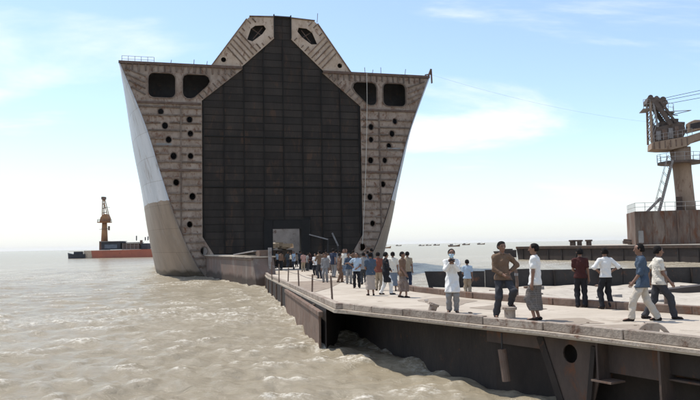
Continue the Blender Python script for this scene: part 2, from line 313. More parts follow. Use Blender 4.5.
for sd in (-1, 1):
    b = MB(); zz = np.linspace(-2, 21.3, 34); ss = [-0.18, 0.5, 1, 2, 3, 4.5, 6, 9, 12, 16, 20, 28, 40, 60]
    V = [(sd*hw(z, s), s, z) for s in ss for z in zz]; n = len(zz)
    F = [(i*n+k, i*n+k+1, (i+1)*n+k+1, (i+1)*n+k) for i in range(len(ss)-1) for k in range(n-1)]
    b.add(V, F); o = b.build('hull_shell', M['shell'], ship, True)
    md = o.modifiers.new('thickness', 'SOLIDIFY'); md.thickness = 0.10; md.offset = 0
    tag(o, 'white painted flank, bare brown grey below' if sd < 0 else 'white painted far flank seen edge on')
    # weather deck with dark cut edge
    b = MB(); b.add([], []); b.box((sd*11.9, 24, 21.38), (9.1, 48.2, 0.16)); b.build('weather_deck', M['edge'], ship)
    # inner longitudinal bulkhead, and an added dark plate to keep the holes dark
    b = MB(); b.box((sd*8.25, 16, 9.2), (0.12, 30.6, 17.0)); b.build('inner_side', M['hold'], ship)
    MB().plate([[(sd*8.3, 1.6)] + [(sd*(hw(z, 3)-0.15), z) for z in np.linspace(1.6, 21.2, 12)] + [(sd*4.4, 21.2), (sd*8.3, 17.7)]], lambda u, v, d: (u, 3.0+d, v), 0.08).build('tank_shade_plate', M['dark'], ship)
    b = MB(); b.add([(sd*8.2, 0.4, 17.6), (sd*4.2, 0.4, 21.2), (sd*4.2, 9, 21.2), (sd*8.2, 9, 17.6)], [(0, 1, 2, 3)])
    o = b.build('sloping_plate', M['hold'], ship); md = o.modifiers.new('thickness', 'SOLIDIFY'); md.thickness = 0.08
b = MB(); b.box((0, 30.8, 11), (16.4, 0.2, 22)); b.build('rear_bulkhead', M['hold'], ship)
b = MB(); b.box((0, 15.5, 0.12), (16.3, 30, 0.3)); b.build('hold_floor', M['hold'], ship)
MB().box((-4.1, 30.6, 11), (0.22, 0.2, 21)).build('hold_stiffener', M['dark'], ship)

HOLES_L = [(160.8, 111.5), (189.5, 119.5), (165, 125.6), (190.4, 133.6), (168.6, 139.6), (173.6, 156), (190.6, 156), (176.2, 182.4), (192.4, 196.4), (189.7, 224.5), (204, 251)]
HOLES_R = [(394.9, 121.3), (371, 127), (392, 133.7), (371, 139.6), (389, 146), (370.6, 160.3), (384.8, 160.3), (383, 184.2), (370, 197), (372.6, 223.4), (362.5, 247)]
face = lambda u, v, d: (u, d, v)
for sd, HL in ((-1, HOLES_L), (1, HOLES_R)):
    zs = np.linspace(21.2, 0.9, 26)
    outer = [(8.42, 3.9), (8.42, 17.8), (4.25, 21.28)] + [(w0(z)-0.06, z) for z in zs] + [(8.3, -0.2), (6.8, -0.2), (6.8, 1.3)]
    outer = [(sd*x, z) for x, z in outer]
    port_o = [(sd*x, z) for x, z in rrect(11.05, 17.95, 13.65, 20.45, 0.55)]
    port_i = [(sd*x, z) for x, z in [(10.3, 18.5), (10.3, 19.95), (10.15, 20.3), (9.8, 20.45), (8.1, 20.45), (7.75, 20.25), (7.6, 19.8), (7.85, 19.35), (9.15, 18.1), (9.5, 17.95), (9.9, 17.98), (10.18, 18.18)]]
    hl = []
    for k, (px, py) in enumerate(HL):
        u, v = ship_uv(px, py); hl.append((u, v, 0.40 if k == len(HL)-1 else 0.31 + 0.02*(k % 3)))
    b = MB(); b.plate([outer, port_o, port_i] + [circle(u, v, r, 12, 0.85) for u, v, r in hl], face, 0.14)
    web = b.build('web_frame', M['web'], ship); tag(web, 'rusty grey brown web frame pierced by round holes')
    # rims round the two big ports
    for loop, nm in ((port_o, 'port_rim'), (port_i, 'port_rim')):
        cx = sum(p[0] for p in loop)/len(loop); cz = sum(p[1] for p in loop)/len(loop)
        big = [(cx+(x-cx)*1.07, cz+(z-cz)*1.07) for x, z in loop]
        MB().plate([big, loop], lambda u, v, d: (u, d-0.10, v), 0.097).build(nm, M['webrib'], web)
    for u, v, r in hl:
        MB().plate([circle(u, v, r*1.22, 12, 0.85), circle(u, v, r, 12, 0.85)], lambda p, q, d: (p, d-0.045, q), 0.043).build('hole_rim', M['webrib'], web)
    # horizontal stiffeners, one by one, left clear of the holes
    z = 1.0; row = 0
    while z < 17.0:
        xa, xb = (8.5 if z > 3.9 else 8.42-(3.9-z)*0.62+0.1), w0(z)-0.16
        mid = min(10.5, xa + (xb-xa)*0.52)
        for a, c in ((xa, mid-0.06), (mid+0.06, xb)):
            cut = [(a, c)]
            for u, v, r in hl:
                if abs(v-z) < r+0.02:
                    nc = []
                    for p, q in cut:
                        lo, hi = abs(u)-r-0.08, abs(u)+r+0.08
                        if hi < p or lo > q: nc.append((p, q))
                        else:
                            if lo > p: nc.append((p, lo))
                            if hi < q: nc.append((hi, q))
                    cut = nc
            for p, q in cut:
                if q-p > 0.25: MB().box((sd*(p+q)/2, -0.06, z+random.uniform(-.03, .03)), (q-p, 0.118, 0.15), 0, 0, random.uniform(-.008, .008)).build('stiffener', M['webrib'], web)
        z += 0.80+random.uniform(-.03, .03); row += 1
    for z0_, z1_ in ((4.2, 10.4), (10.9, 17.2)):
        MB().box((sd*10.5, -0.075, (z0_+z1_)/2), (0.11, 0.147, z1_-z0_)).build('vertical_girder', M['webrib'], web)
    for zz_ in (17.42, 10.62):
        xa, xb = 8.5, w0(zz_)-0.12
        MB().box((sd*(xa+xb)/2, -0.085, zz_), (xb-xa, 0.167, 0.20)).build('seam_girder', M['edge'], web)
    # short hanging stiffeners below the deck edge
    x = 5.4
    while x < 16.0:
        MB().box((sd*x, -0.06, 20.92), (0.13, 0.117, 0.72+random.uniform(-.1, .08))).build('deck_bracket', M['webrib'], web); x += 0.62+random.uniform(-.04, .04)
    # slanting stiffeners at the outer corner and along the inner slope
    for k in range(4):
        a = (sd*(13.95), -0.06, 18.2+k*0.62); c = (sd*min(w0(18.9+k*0.62)-0.2, 15.9), -0.06, 18.2+k*0.62+0.75)
        if a[2] < 20.4: MB().bar(a, c, 0.117, 0.12).build('corner_stiffener', M['webrib'], web)
    for k in range(8):
        f = k/7; bx, bz = 8.3-f*3.3, 18.0+f*2.75; le = .62 if k < 6 else .45
        MB().bar((sd*(bx), -0.055, bz), (sd*(bx+0.68*le), -0.055, bz+0.73*le), 0.107, 0.09).build('slope_stiffener', M['webrib'], web)
    for (x0, x1, z0_, z1_) in ((11.4, 12.9, 12.95, 13.35),):
        MB().box((sd*(x0+x1)/2, -0.012, (z0_+z1_)/2), (x1-x0, 0.022, z1_-z0_)).build('patch_plate', M['pale'], web)
    # deck edge lip
    MB().box((sd*10.4, -0.13, 21.36), (12.2, 0.16, 0.26)).build('deck_edge', M['edge'], ship)

# dark transverse bulkhead: a backing sheet with plates laid on it row by row
BK = [(-8.6, 3.9), (-8.6, 17.9), (-1.0, 24.95), (-0.86, 27.25), (0.86, 27.25), (1.0, 24.95), (8.6, 17.9), (8.6, 3.9), (7.0, 1.3), (7.0, -0.4), (2.75, -0.4), (2.75, 5.55), (-2.2, 5.55), (-2.2, -0.4), (-7.0, -0.4), (-7.0, 1.3)]
bulk = MB().plate([BK], lambda u, v, d: (u, 0.25+d, v), 0.10).build('bulkhead', M['bulkrib'], ship)  # near-black colour stands in for shade in the plate gaps
tag(bulk, 'dark plated transverse bulkhead with a square doorway')
def half_w(z):
    if z > 24.75: return 0.86
    if z > 17.8: return 8.4 - (z-17.8)*(8.4-0.86)/(24.75-17.8)
    if z > 3.9: return 8.4
    if z > 1.3: return 8.4 - (3.9-z)*1.6/2.6
    return 6.8
full_me = MB().box((0, 0, 0), (2.0, 0.05, 0.685)).mesh('bulkhead_plate'); full_me.materials.append(M['bulk'])
zr = -0.1
while zr < 27.0:
    z0_, z1_ = zr, min(zr+0.75, 27.2); zr += 0.75
    h0, h1 = half_w(z0_+0.02), half_w(z1_-0.02); hm = min(h0, h1)
    for k in range(-5, 5):
        x0, x1 = k*2.06+0.0, (k+1)*2.06
        if z0_ < 5.55 and x1 > -2.2 and x0 < 2.75:         # around the doorway
            if x0 < -2.2: x1 = -2.2
            elif x1 > 2.75: x0 = 2.75
            else:
                if z1_ > 5.56: pass
                else: continue
        if z0_ < 5.55 < z1_ and x0 < 2.75 and x1 > -2.2: z0q = 5.57
        else: z0q = z0_
        if x1 <= -max(h0, h1) or x0 >= max(h0, h1) or x1-x0 < 0.15 or z1_-z0q < 0.1: continue
        if x0 >= -hm and x1 <= hm and z0q == z0_ and abs(x1-x0-2.06) < .01 and z1_-z0_ > 0.74:
            o = bpy.data.objects.new('bulkhead_plate', full_me); COL.objects.link(o); o.parent = bulk
            o.location = ((x0+x1)/2, 0.22+random.uniform(-.012, .01), (z0_+z1_)/2); o.rotation_euler = (random.uniform(-.03, .03), random.uniform(-.003, .003), random.uniform(-.012, .012))
        else:
            P = [(max(x0+.02, -h0), z0q+.018), (min(x1-.02, h0), z0q+.018), (min(x1-.02, h1), z1_-.018), (max(x0+.02, -h1), z1_-.018)]
            if P[1][0]-P[0][0] < 0.03 and P[2][0]-P[3][0] < 0.03: continue
            if P[1][0] < P[0][0]: P = [P[0], P[2], P[3]]
            elif P[2][0] < P[3][0]: P = [P[0], P[1], P[2]]
            MB().plate([P], lambda u, v, d: (u, 0.195+d, v), 0.05).build('bulkhead_plate', M['bulk'], bulk)
for k in range(-4, 5):
    x = k*2.06
    zt = 24.6 if k == 0 else 17.8 + (8.4-abs(x))/(8.4-.86)*(24.75-17.8)-0.05
    zb = 5.8 if k in (-1, 0, 1) else (0.1 if abs(x) < 6.6 else 4.0)
    if abs(x) < 8.3: MB().box((x, 0.12, (zt+zb)/2), (0.09, 0.16, zt-zb)).build('vertical_stiffener', M['bulkrib'], bulk)
for zz_ in (14.2, 9.0):
    for k in range(-4, 4): MB().box((k*2.06+1.03, 0.13, zz_), (1.93, 0.12, 0.10)).build('horizontal_stiffener', M['bulkrib'], bulk)
# doorway portal
dw = MB()
for x in (-1.75, 2.2): dw.box((x, 0.55, 2.6), (0.95, 1.1, 5.9))
dw.box((0.24, 0.55, 5.1), (3.0, 1.1, 0.92)); dwo = dw.build('doorway_frame', M['bulkrib'], bulk, bevel=0.02)

# cream trunk on top, either side of the dark stub
for sd in (-1, 1):
    loop = [(4.35, 21.5), (0.92, 24.72), (0.92, 27.0), (3.45, 26.85), (3.75, 26.6), (7.35, 21.5)]
    op = [(3.75, 24.4), (3.2, 24.25), (2.15, 25.1), (1.75, 25.7), (2.0, 26.05), (2.9, 25.95), (3.35, 25.6)] if sd < 0 else [(3.75, 24.35), (3.1, 24.3), (2.1, 25.0), (1.6, 25.6), (1.75, 26.05), (2.6, 26.0), (3.2, 25.6)]
    S = lambda P: [(sd*x, z) for x, z in P]
    tp = MB().plate([S(loop), S(op), S(circle(6.2, 22.15, 0.27, 10))], lambda u, v, d: (u, d+0.02, v), 0.10).build('trunk_end', M['cream'], ship)
    tag(tp, 'cream stiffened trunk end with a torn opening')
    for k in range(9):                                     # ribs square to the slope, broken at the opening
        f = (k+.4)/9; ix, iz = 4.30-f*3.36, 21.56+f*3.16; run = 0.12; segs = []; cur = None
        while True:
            x_, z_ = ix+.68*run, iz+.73*run
            ok = z_ < 21.5+(7.3-x_)*1.417-.12 and z_ < 26.75
            hit = math.hypot((x_-2.75)/1.25, (z_-25.15)/1.1) < 1 or math.hypot(x_-6.2, z_-22.15) < .38
            if ok and not hit: cur = cur or (x_, z_); last = (x_, z_)
            elif cur: segs.append((cur, last)); cur = None
            if not ok: break
            run += .08
        for p, q in segs:
            if math.hypot(p[0]-q[0], p[1]-q[1]) > .25: MB().bar((sd*p[0], -0.035, p[1]), (sd*q[0], -0.035, q[1]), 0.105, 0.10).build('trunk_stiffener', M['creamrib'], tp)
    for a, c in (((3.8, 26.6), (7.4, 21.5)), ((0.9, 27.03), (3.5, 26.9))):
        MB().bar((sd*a[0], 0.0, a[1]), (sd*c[0], 0.0, c[1]), 0.24, 0.1).build('trunk_edge', M['creamrib'], tp)
    MB().bar((sd*1.9, 0.5, 24.9), (sd*3.4, 0.5, 25.9), 0.08).build('trunk_brace', M['edge'], tp)
    MB().bar((sd*2.1, 0.4, 25.9), (sd*3.1, 0.4, 24.6), 0.08).build('trunk_brace', M['edge'], tp)
    b = MB(); b.add([(sd*7.35, 0.13, 21.46), (sd*3.75, 0.13, 26.6), (sd*0.9, 0.13, 27.0), (sd*0.9, 7, 27.0), (sd*3.75, 7, 26.6), (sd*7.35, 7, 21.46)], [(0, 1, 4, 5), (1, 2, 3, 4)])
    o = b.build('trunk_side', M['cream'], ship); md = o.modifiers.new('thickness', 'SOLIDIFY'); md.thickness = 0.06
    MB().plate([S(loop)], lambda u, v, d: (u, 1.1+d, v), 0.08).build('trunk_shade_plate', M['dark'], ship)  # added dark sheet, stands in for the shade inside the openings
MB().box((0, 3.5, 27.1), (1.9, 7, 0.12)).build('trunk_top', M['dark'], ship)
for x in (-0.9, 0.9): MB().box((x, 0.1, 26.05), (0.09, 0.36, 2.5)).build('stub_edge', M['bulkrib'], ship)
# broken rails and stubs on the deck edge
def rail(parent, pts, h, mt, r=0.03, rails=2):
    b = MB()
    for p in pts: b.tube([p, (p[0], p[1], p[2]+h)], r, 5)
    for k in range(rails):
        z = h*(k+1)/rails
        for p, q in zip(pts, pts[1:]): b.tube([(p[0], p[1], p[2]+z), (q[0], q[1], q[2]+z)], r*0.8, 5)
    return b.build('railing', mt, parent)
rail(ship, [(-16.2+i*0.62, 0.2, 21.45) for i in range(6)], 0.62, M['steel'], 0.025)
for x, h in ((-11.5, .45), (-9.2, .6), (-7.9, .5), (9.1, .7), (9.9, .5), (10.9, .8), (13.7, .75), (3.8, 1.0)):
    z = 21.45 if abs(x) > 5 else 26.8
    MB().tube([(x, 0.2, z-.02), (x+random.uniform(-.1, .1), 0.2, z+h)], 0.035, 5).build('stanchion_stub', M['steel'], ship)
b = MB(); b.bar((16.3, 0, 21.2), (16.75, 0, 22.3), 0.12, 0.2); b.bar((16.75, 0, 22.3), (16.8, 0, 20.7), 0.1, 0.25); b.bar((16.0, 0, 21.6), (16.8, 0, 21.75), 0.1, 0.12)
b.build('bent_corner_plate', M['brown'], ship)

def world(u, s, z): return P0 + AX*u + AY*s + Vector((0, 0, z))
# rope hanging down the right wing
a, c = ship_uv(366, 82), ship_uv(361.5, 244)
rp = [world(a[0]+(c[0]-a[0])*(k/10)**1.6, -0.35, a[1]+0.9*(k == 0) + (c[1]-a[1])*k/10) for k in range(11)]
tag(MB().tube(rp, 0.03, 6).build('hanging_rope', M['rope']), 'pale rope hanging down the right wing of the cut hull', 'rope')

# scrap in the hold seen through the doorway
b = MB()
for k in range(0): b.box((random.uniform(-1.6, 1.6), 11.5+random.uniform(-.4, .4), 0.45+k*0.22), (3.2+random.uniform(-.6, .5), 1.8, 0.12), random.uniform(-.15, .15))
sc_ = empty('scrap_stack', world(1.2, 0, 0), YAW); tag(sc_, 'stack of pale cut plates in the hold behind the doorway', 'scrap')
for k in range(10): MB().box((-1.45+.32*k+random.uniform(-.1, .1), 12+random.uniform(-.3, .3), 2.52+random.uniform(0, .55)), (random.uniform(.5, 1.0), random.uniform(.6, 1.2), random.uniform(.25, .55)), random.uniform(-.4, .4), random.uniform(-.15, .15), random.uniform(-.12, .12)).build('plate', M[random.choice(('tanscrap', 'sand', 'sand'))], sc_)
MB().box((0, 12, 1.33), (3.3, 1.6, 2.1)).build('block', M['dark'], sc_)
#SPLIT
# ------------------------------------------------------------------ landing pontoon: deck, kerbs, hull below
pont = empty('landing_pontoon', at_deck(430, 298)); PO = Vector(pont.location)
tag(pont, 'long sand covered steel landing pontoon leading to the hull doorway', 'pontoon')
LEFT = [at_deck(*p) for p in ((259, 264), (262, 272), (267, 277), (285, 285.5), (306, 296), (334, 309.5))]
NEAR = [at_deck(*p) for p in ((334, 308.5), (352, 311), (369, 313), (400, 316.2), (480, 325), (540, 331), (620, 340.3), (700, 350), (800, 362), (900, 374))]
RIGHT = [at_deck(*p) for p in ((378, 267), (390, 278), (405, 288), (420, 291.5), (480, 298.3), (560, 304.6), (700, 314), (900, 329))]
far_l, far_r = world(-2.6, -0.3, 0), world(8.2, -0.6, 0)
outline = [far_l] + LEFT + NEAR[1:] + RIGHT[::-1] + [far_r]
dz = lambda o: (lambda p: deck_z(p[1]+PO.y)-PO.z+o)
poly = [(p.x-PO.x, p.y-PO.y) for p in outline]
MB().prism(poly, dz(-0.09), dz(0.0)).build('deck', M['deck'], pont)
def inward(P, Q): d = (Q-P); d.z = 0; d.normalize(); return Vector((-d.y, d.x, 0))
def path_pts(P, step):
    out_ = []
    for a, c in zip(P, P[1:]):
        n = max(1, round((c-a).length/step))
        for k in range(n): out_.append(a.lerp(c, k/n))
    return out_ + [P[-1]]
# bright rubbing lip and kerb on the near edge, in lengths
NP = path_pts(NEAR, 2.6)
for k, (a, c) in enumerate(zip(NP, NP[1:])):
    n = inward(a, c); e = (c-a).normalized()*0.012
    off = n*0.15
    A, B = a+off+e-PO, c+off-e-PO; h = 0.165+random.uniform(-.012, .012)
    A.z = dz(0)((A.x, A.y)); B.z = dz(0)((B.x, B.y))
    up = Vector((0, 0, h/2+0.002))
    MB().bar(A+up, B+up, 0.15, h).build('kerb', M['kerb'], pont, bevel=0.012)
    A2, B2 = a-n*0.025-PO, c-n*0.025-PO; A2.z = dz(-0.026)((A2.x, A2.y)); B2.z = dz(-0.026)((B2.x, B2.y))
    MB().bar(A2, B2, 0.047, 0.055).build('rubbing_lip', M['lip'], pont)
LP = path_pts(LEFT[1:], 2.2)
for k, (a, c) in enumerate(zip(LP, LP[1:])):
    n = inward(a, c); A, B = a+n*0.14-PO, c+n*0.14-PO
    A.z = dz(0.085)((A.x, A.y)); B.z = dz(0.085)((B.x, B.y))
    MB().bar(A, B.lerp(A, 0.01), 0.18, 0.16).build('kerb', M['kerb'], pont, bevel=0.012)
RP = path_pts(RIGHT, 2.0)
for k, (a, c) in enumerate(zip(RP, RP[1:])):
    n = -inward(a, c); A, B = a+n*0.16-PO, c+n*0.16-PO
    A.z = dz(0.095)((A.x, A.y)); B.z = dz(0.095)((B.x, B.y))
    MB().bar(A, B.lerp(A, 0.008), 0.22, 0.186+random.uniform(-.006, .006)).build('kerb', M['brown'], pont, bevel=0.012)
# hull: far part rises from the water under the left edge, near part is set back below the overhanging deck
hl_ = [p for p in LEFT[1:-1]]; endp = at_deck(326, 305.5)
ins_ = lambda k, s: NEAR[k]+inward(NEAR[k-1], NEAR[k+1])*s
hp = [far_l] + hl_ + [endp, at_z(346, 328, 0), at_z(400, 350, 0), at_z(436, 364, 0), ins_(4, .42), ins_(5, .62), ins_(6, .8), ins_(7, .9), NEAR[9]+Vector((.9, .5, 0)), RIGHT[-1], RIGHT[4]+Vector((-.1, 0, 0)), RIGHT[2], far_r]
hp2 = [(p.x-PO.x, p.y-PO.y) for p in hp]
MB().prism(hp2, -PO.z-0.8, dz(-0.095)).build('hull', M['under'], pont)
# vertical frames on the visible left side of the hull
SP = path_pts(hl_+[endp], 3.4)
for a, c in zip(SP, SP[1:]):
    n = inward(a, c); q = a.lerp(c, 0.5)-n*0.04-PO; zt = dz(-0.12)((q.x, q.y)); zb = -PO.z-0.3
    d = (c-a); rz = math.atan2(d.y, d.x)
    MB().box((q.x, q.y, (zt+zb)/2), (0.14, 0.076, zt-zb), rz).build('side_frame', M['brown'], pont)
# fender beam along that side, running on past the hull's corner
fa, fb = at_deck(288, 287)-PO, at_deck(325, 305)-PO
n = inward(fa, fb); fa -= n*0.10; fb -= n*0.16; fb += (fb-fa).normalized()*0.25
fa.z = dz(-0.17)((fa.x, fa.y)); fb.z = dz(-0.24)((fb.x, fb.y))
MB().bar(fa, fb, 0.14, 0.16).build('fender_beam', M['brown'], pont, bevel=0.02)
MB().bar(fa+Vector((0, 0, -.55)), fb.lerp(fa, .02)+Vector((0, 0, -.55)), 0.06, 0.98).build('side_plate', M['brown'], pont)
# girder, web plates and raked bracket below the near overhang
ga, gb = NEAR[5], NEAR[9]; gd = (gb-ga).normalized(); gn = inward(ga, gb)
def on_near(px):                       # point of the near edge under a picture column
    for a, c in zip(NEAR, NEAR[1:]):
        f0 = (a.x/a.y)*700+350; f1 = (c.x/c.y)*700+350
        if f0 <= px <= f1:
            lo, hi = 0.0, 1.0
            for _ in range(30):
                m_ = (lo+hi)/2; p = a.lerp(c, m_)
                if p.x/p.y*700+350 < px: lo = m_
                else: hi = m_
            return a.lerp(c, lo)
    return NEAR[-1].copy()
g0, g1, g2 = on_near(566), on_near(651), NEAR[9]
def under(p, inn, dn): q = p+gn*inn-PO; q.z = dz(-0.095-dn)((q.x, q.y)); return q
MB().bar(under(on_near(470), .36, .14), under(on_near(536), .36, .16), 0.03, 0.28).build('side_girder', M['hullrust'], pont)
MB().bar(under(on_near(583), .36, .27), under(g1, .36, .27), 0.03, 0.52).build('side_girder', M['hullrust'], pont)
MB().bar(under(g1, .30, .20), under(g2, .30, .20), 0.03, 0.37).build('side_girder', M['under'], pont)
MB().bar(under(g1, .34, .46), under(g2, .34, .46), 0.22, 0.03).build('girder_flange', M['hullrust'], pont)
for px, w_, dp in ((588, 0.30, 0.62), (650, 0.34, 0.78), (740, 0.34, 0.78)):
    p = on_near(px); A = under(p, .22, dp/2+.01)
    MB().bar(A-gd*0.02, A+gd*0.02, w_, dp).build('web_plate', M['hullrust'], pont)
    B = under(p, .22, dp+.03); MB().bar(B-gd*0.12, B+gd*0.30, w_+0.06, 0.03).build('web_flange', M['brown'], pont)
def edge_fn(p, inn):                   # plate in the vertical plane of the near edge
    return lambda u, v, d: tuple(under(p+gd*u, inn+d, v))
br0 = on_near(548)
MB().plate([[(-0.55, 0.0), (0.75, 0.0), (0.80, 0.55), (0.55, 1.3), (0.35, 2.1), (-0.35, 2.1), (-0.2, 1.1)], circle(0.12, 0.30, 0.17, 14)], edge_fn(br0, 0.30), 0.03).build('raked_bracket', M['hullrust'], pont)
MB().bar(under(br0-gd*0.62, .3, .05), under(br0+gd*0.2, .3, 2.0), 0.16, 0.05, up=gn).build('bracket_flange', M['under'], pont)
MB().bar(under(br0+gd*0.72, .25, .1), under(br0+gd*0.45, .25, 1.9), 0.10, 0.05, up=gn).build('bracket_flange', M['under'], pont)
tp = on_near(493); tp = Vector((tp.x, tp.y, .72))+gn*.12; bt = Vector((tp.x+.06, tp.y-.05, 0.10))
MB().tube([tp-PO, bt-PO], 0.085, 12).build('hanging_pipe', M['brown'], pont)
MB().tube([tp-PO, tp-PO+Vector((0, 0, .32))], 0.02, 6).build('hanger_rod', M['dark'], pont)
# dirty loose plates on the deck
for P in (((287, 282), (346, 280), (330, 288), (312, 293)), ((306, 275), (338, 274.5), (352, 277.5), (318, 278.5))):
    pp = [at_deck(*q)-PO for q in P]; MB().prism([(q.x, q.y) for q in pp], dz(0.004), dz(0.012)).build('deck_plate', M['patch'], pont)
# stanchions with a slack rope along the left edge
st = []
for px, py, tt in ((272, 279.5, 262), (279, 282.5, 264), (288, 284, 268), (299, 290, 270), (312, 296.5, 274.5), (332.5, 303, 276)):
    p = at_deck(px, py); h = (py-tt)/700*p.y; q = p-PO
    MB().tube([q+Vector((0, 0, -.01)), q+Vector((random.uniform(-.04, .04), 0, h))], 0.032, 6).build('stanchion', M['brown'], pont); st.append(q+Vector((0, 0, h*0.8)))
b = MB()
for a, c in zip(st, st[1:]): b.tube([a.lerp(c, t)-Vector((0, 0, (.03*4*t*(1-t)))) for t in np.linspace(0, 1, 7)], 0.009, 5)
b.build('guard_rope', M['cable'], pont)
for px, py, tt, mt in ((517, 297, 270, 'brown'), (666, 306, 267, 'brown'), (497, 294.5, 276, 'brown')):
    p = at_deck(px, py); h = (py-tt)/700*p.y; q = p-PO
    MB().tube([q+Vector((0, 0, -.01)), q+Vector((0.02, 0, h*.55)), q+Vector((-.01, 0, h))], 0.05, 8).build('mooring_post', M[mt], pont)
    MB().tube([q+Vector((0, 0, h*.78)), q+Vector((0, 0, h*.88))], 0.062, 8).build('post_band', M['greyscrap'], pont)
# small mooring gear on the near kerb
def stump(px, py, r, h, mt, tilt):
    q = at_deck(px, py)-PO; t = Vector((math.sin(tilt), 0, math.cos(tilt)))
    MB().tube([q, q+t*h*0.15, q+t*h*.75, q+t*h*.8, q+t*h, q+t*h*1.02], [r*1.25, r, r, r*1.3, r*1.3, r*0.8], 12).build('bollard', M[mt], pont, False)
stump(431, 313.5, 0.10, 0.26, 'kerb', 0.35); stump(510, 319, 0.12, 0.26, 'kerb', 0.0)
q = at_deck(653, 334.5)-PO; d_ = gd
b = MB(); b.plate([[(-0.29, 0.0), (-0.20, 0.13), (-0.10, 0.20), (0.10, 0.20), (0.20, 0.13), (0.30, 0.0), (0.23, 0.0), (0.12, 0.10), (0.10, 0.0), (-0.10, 0.0), (-0.12, 0.10), (-0.22, 0.0)]], lambda u, v, d: tuple(q+Vector((1, -.25, 0)).normalized()*u+Vector((0, 0, v))+Vector((.24, .97, 0))*d), 0.16)
b.build('mooring_chock', M['kerb'], pont, bevel=0.01)
MB().box((q.x, q.y+.1, q.z+.10), (0.19, 0.12, 0.19), -.25).build('chock_block', M['brown'], pont)

for i in range(12):
    px = random.uniform(330, 700); f = random.random(); y0 = 309+(px-334)*.106; y1 = 288 if px < 420 else 291+(px-420)*.078
    p = at_deck(px, y1+6+(y0-y1-14)*f)-PO
    sz = random.uniform(.02, .07); MB().box((p.x, p.y, p.z+.012), (sz*random.uniform(1, 3), sz, random.uniform(.012, .03)), random.uniform(0, 3), random.uniform(-.2, .2), random.uniform(-.1, .1)).build('deck_litter', M[random.choice(('brown', 'greyscrap', 'dark', 'patch', 'tanscrap'))], pont)
for P in (((430, 299), (470, 301), (462, 304.5), (428, 302)), ((560, 318), (606, 320), (590, 325), (553, 322)), ((480, 306), (520, 307), (512, 309), (484, 308.4)), ((610, 324), (640, 331), (628, 333.5), (598, 328))):
    pp = [at_deck(*q)-PO for q in P]; c_ = (pp[0]+pp[2])/2; rx_, ry_ = (pp[1]-pp[0]).length/2, abs(pp[2].y-pp[0].y)/2+.1
    MB().prism([(c_.x+rx_*math.cos(t)*(1+.25*math.sin(3*t+rx_*9)), c_.y+ry_*math.sin(t)*(1+.3*math.cos(2*t+ry_*7))) for t in np.linspace(0, 6.283, 19)[:-1]], dz(.004), dz(.007)).build('dirt_patch', M['patch2'], pont)
# ------------------------------------------------------------------ moored pontoon at the foot of the ship
n0, f0 = at_z(257, 285.5, 0), at_z(209, 276.5, 0); rd = n0-f0; rd.z = 0; ln = rd.length; rd.normalize(); rn = Vector((-rd.y, rd.x, 0))
mp_ = empty('moored_pontoon', f0, math.atan2(rd.y, rd.x)); tag(mp_, 'reddish brown box pontoon with raked end lying against the ship foot', 'pontoon')
W_ = 1.6
V = [(-1, 0, -.8), (ln+.2, 0, -.8), (ln-1.2, 0, 2.02), (-1.6, 0, 2.0), (-1, W_, -.8), (ln+.2, W_, -.8), (ln-1.2, W_, 2.02), (-1.6, W_, 2.0)]
b = MB(); b.add(V, [(0, 1, 2, 3), (4, 7, 6, 5), (0, 4, 5, 1), (1, 5, 6, 2), (2, 6, 7, 3), (3, 7, 4, 0)]); b.build('hull', surf('red brown hull', (0.20, 0.125, 0.095), (0.15, 0.115, 0.093), (0.24, 0.20, 0.165), 0.45, 0.5, 0.8, 0.2, 2.5, wet=0.55), mp_)
MB().box((ln/2-1.4, W_/2, 2.06), (ln+.6, W_+.3, 0.10)).build('deck', M['deck'], mp_)
MB().box((ln/2-1.4, -0.05, 1.9), (ln+.4, 0.10, 0.12)).build('rubbing_strake', M['brown'], mp_)
MB().box((ln-5.5, .9, 2.35), (6.5, 1.3, 0.10), 0.02, 0.0, -0.05).build('loose_plate', M['greyscrap'], mp_)
MB().box((ln-1.9, 1.0, 2.33), (1.2, 0.9, 0.44)).build('end_block', M['brown'], mp_)
MB().tube([(ln-.9, 1.25, 0.9), (ln-.9, 1.25, 2.75)], 0.14, 10).build('bollard', M['greyscrap'], mp_)

# ------------------------------------------------------------------ open barge behind the pontoon, deck heaped with sand
bg_ = empty('sand_barge', (10, 26, 0)); tag(bg_, 'low dark barge with bright sandy deck beyond the pontoon kerb', 'barge')
yw = 31.0
lft = at_y(431, 285, yw); tl = at_y(424.5, 271, yw)
z_d = 0.82
bx = lambda p: (p[0]-10, p[1]-26)
out_b = [(lft.x, yw), (3.35, 27.5), (4.6, 22.2), (6.2, 18.6), (9.0, 15.6), (30, 13.0), (30, yw)]
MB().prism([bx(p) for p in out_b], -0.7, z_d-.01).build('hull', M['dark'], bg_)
gx = np.linspace(3.2, 29.8, 80); gy = np.linspace(13.2, 30.8, 44); gv = []; r3 = np.random.default_rng(5)
XX, YY = np.meshgrid(gx, gy)
ZZ = z_d + 0.06 + 0.035*np.sin(XX*1.3+YY*.9)+0.03*np.sin(XX*2.9-YY*1.7)+0.02*r3.random(XX.shape)
def inside(x, y):
    c = False; n = len(out_b)
    for i in range(n):
        x1, y1 = out_b[i]; x2, y2 = out_b[(i+1) % n]
        if (y1 > y) != (y2 > y) and x < (x2-x1)*(y-y1)/(y2-y1)+x1: c = not c
    return c
ID = {}; Vv = []; Ff = []
for j in range(43):
    for i in range(79):
        if all(inside(XX[a, c], YY[a, c]) for a, c in ((j, i), (j+1, i), (j, i+1), (j+1, i+1))):
            q = []
            for a, c in ((j, i), (j, i+1), (j+1, i+1), (j+1, i)):
                if (a, c) not in ID: ID[(a, c)] = len(Vv); Vv.append((XX[a, c]-10, YY[a, c]-26, ZZ[a, c]))
                q.append(ID[(a, c)])
            Ff.append(tuple(q))
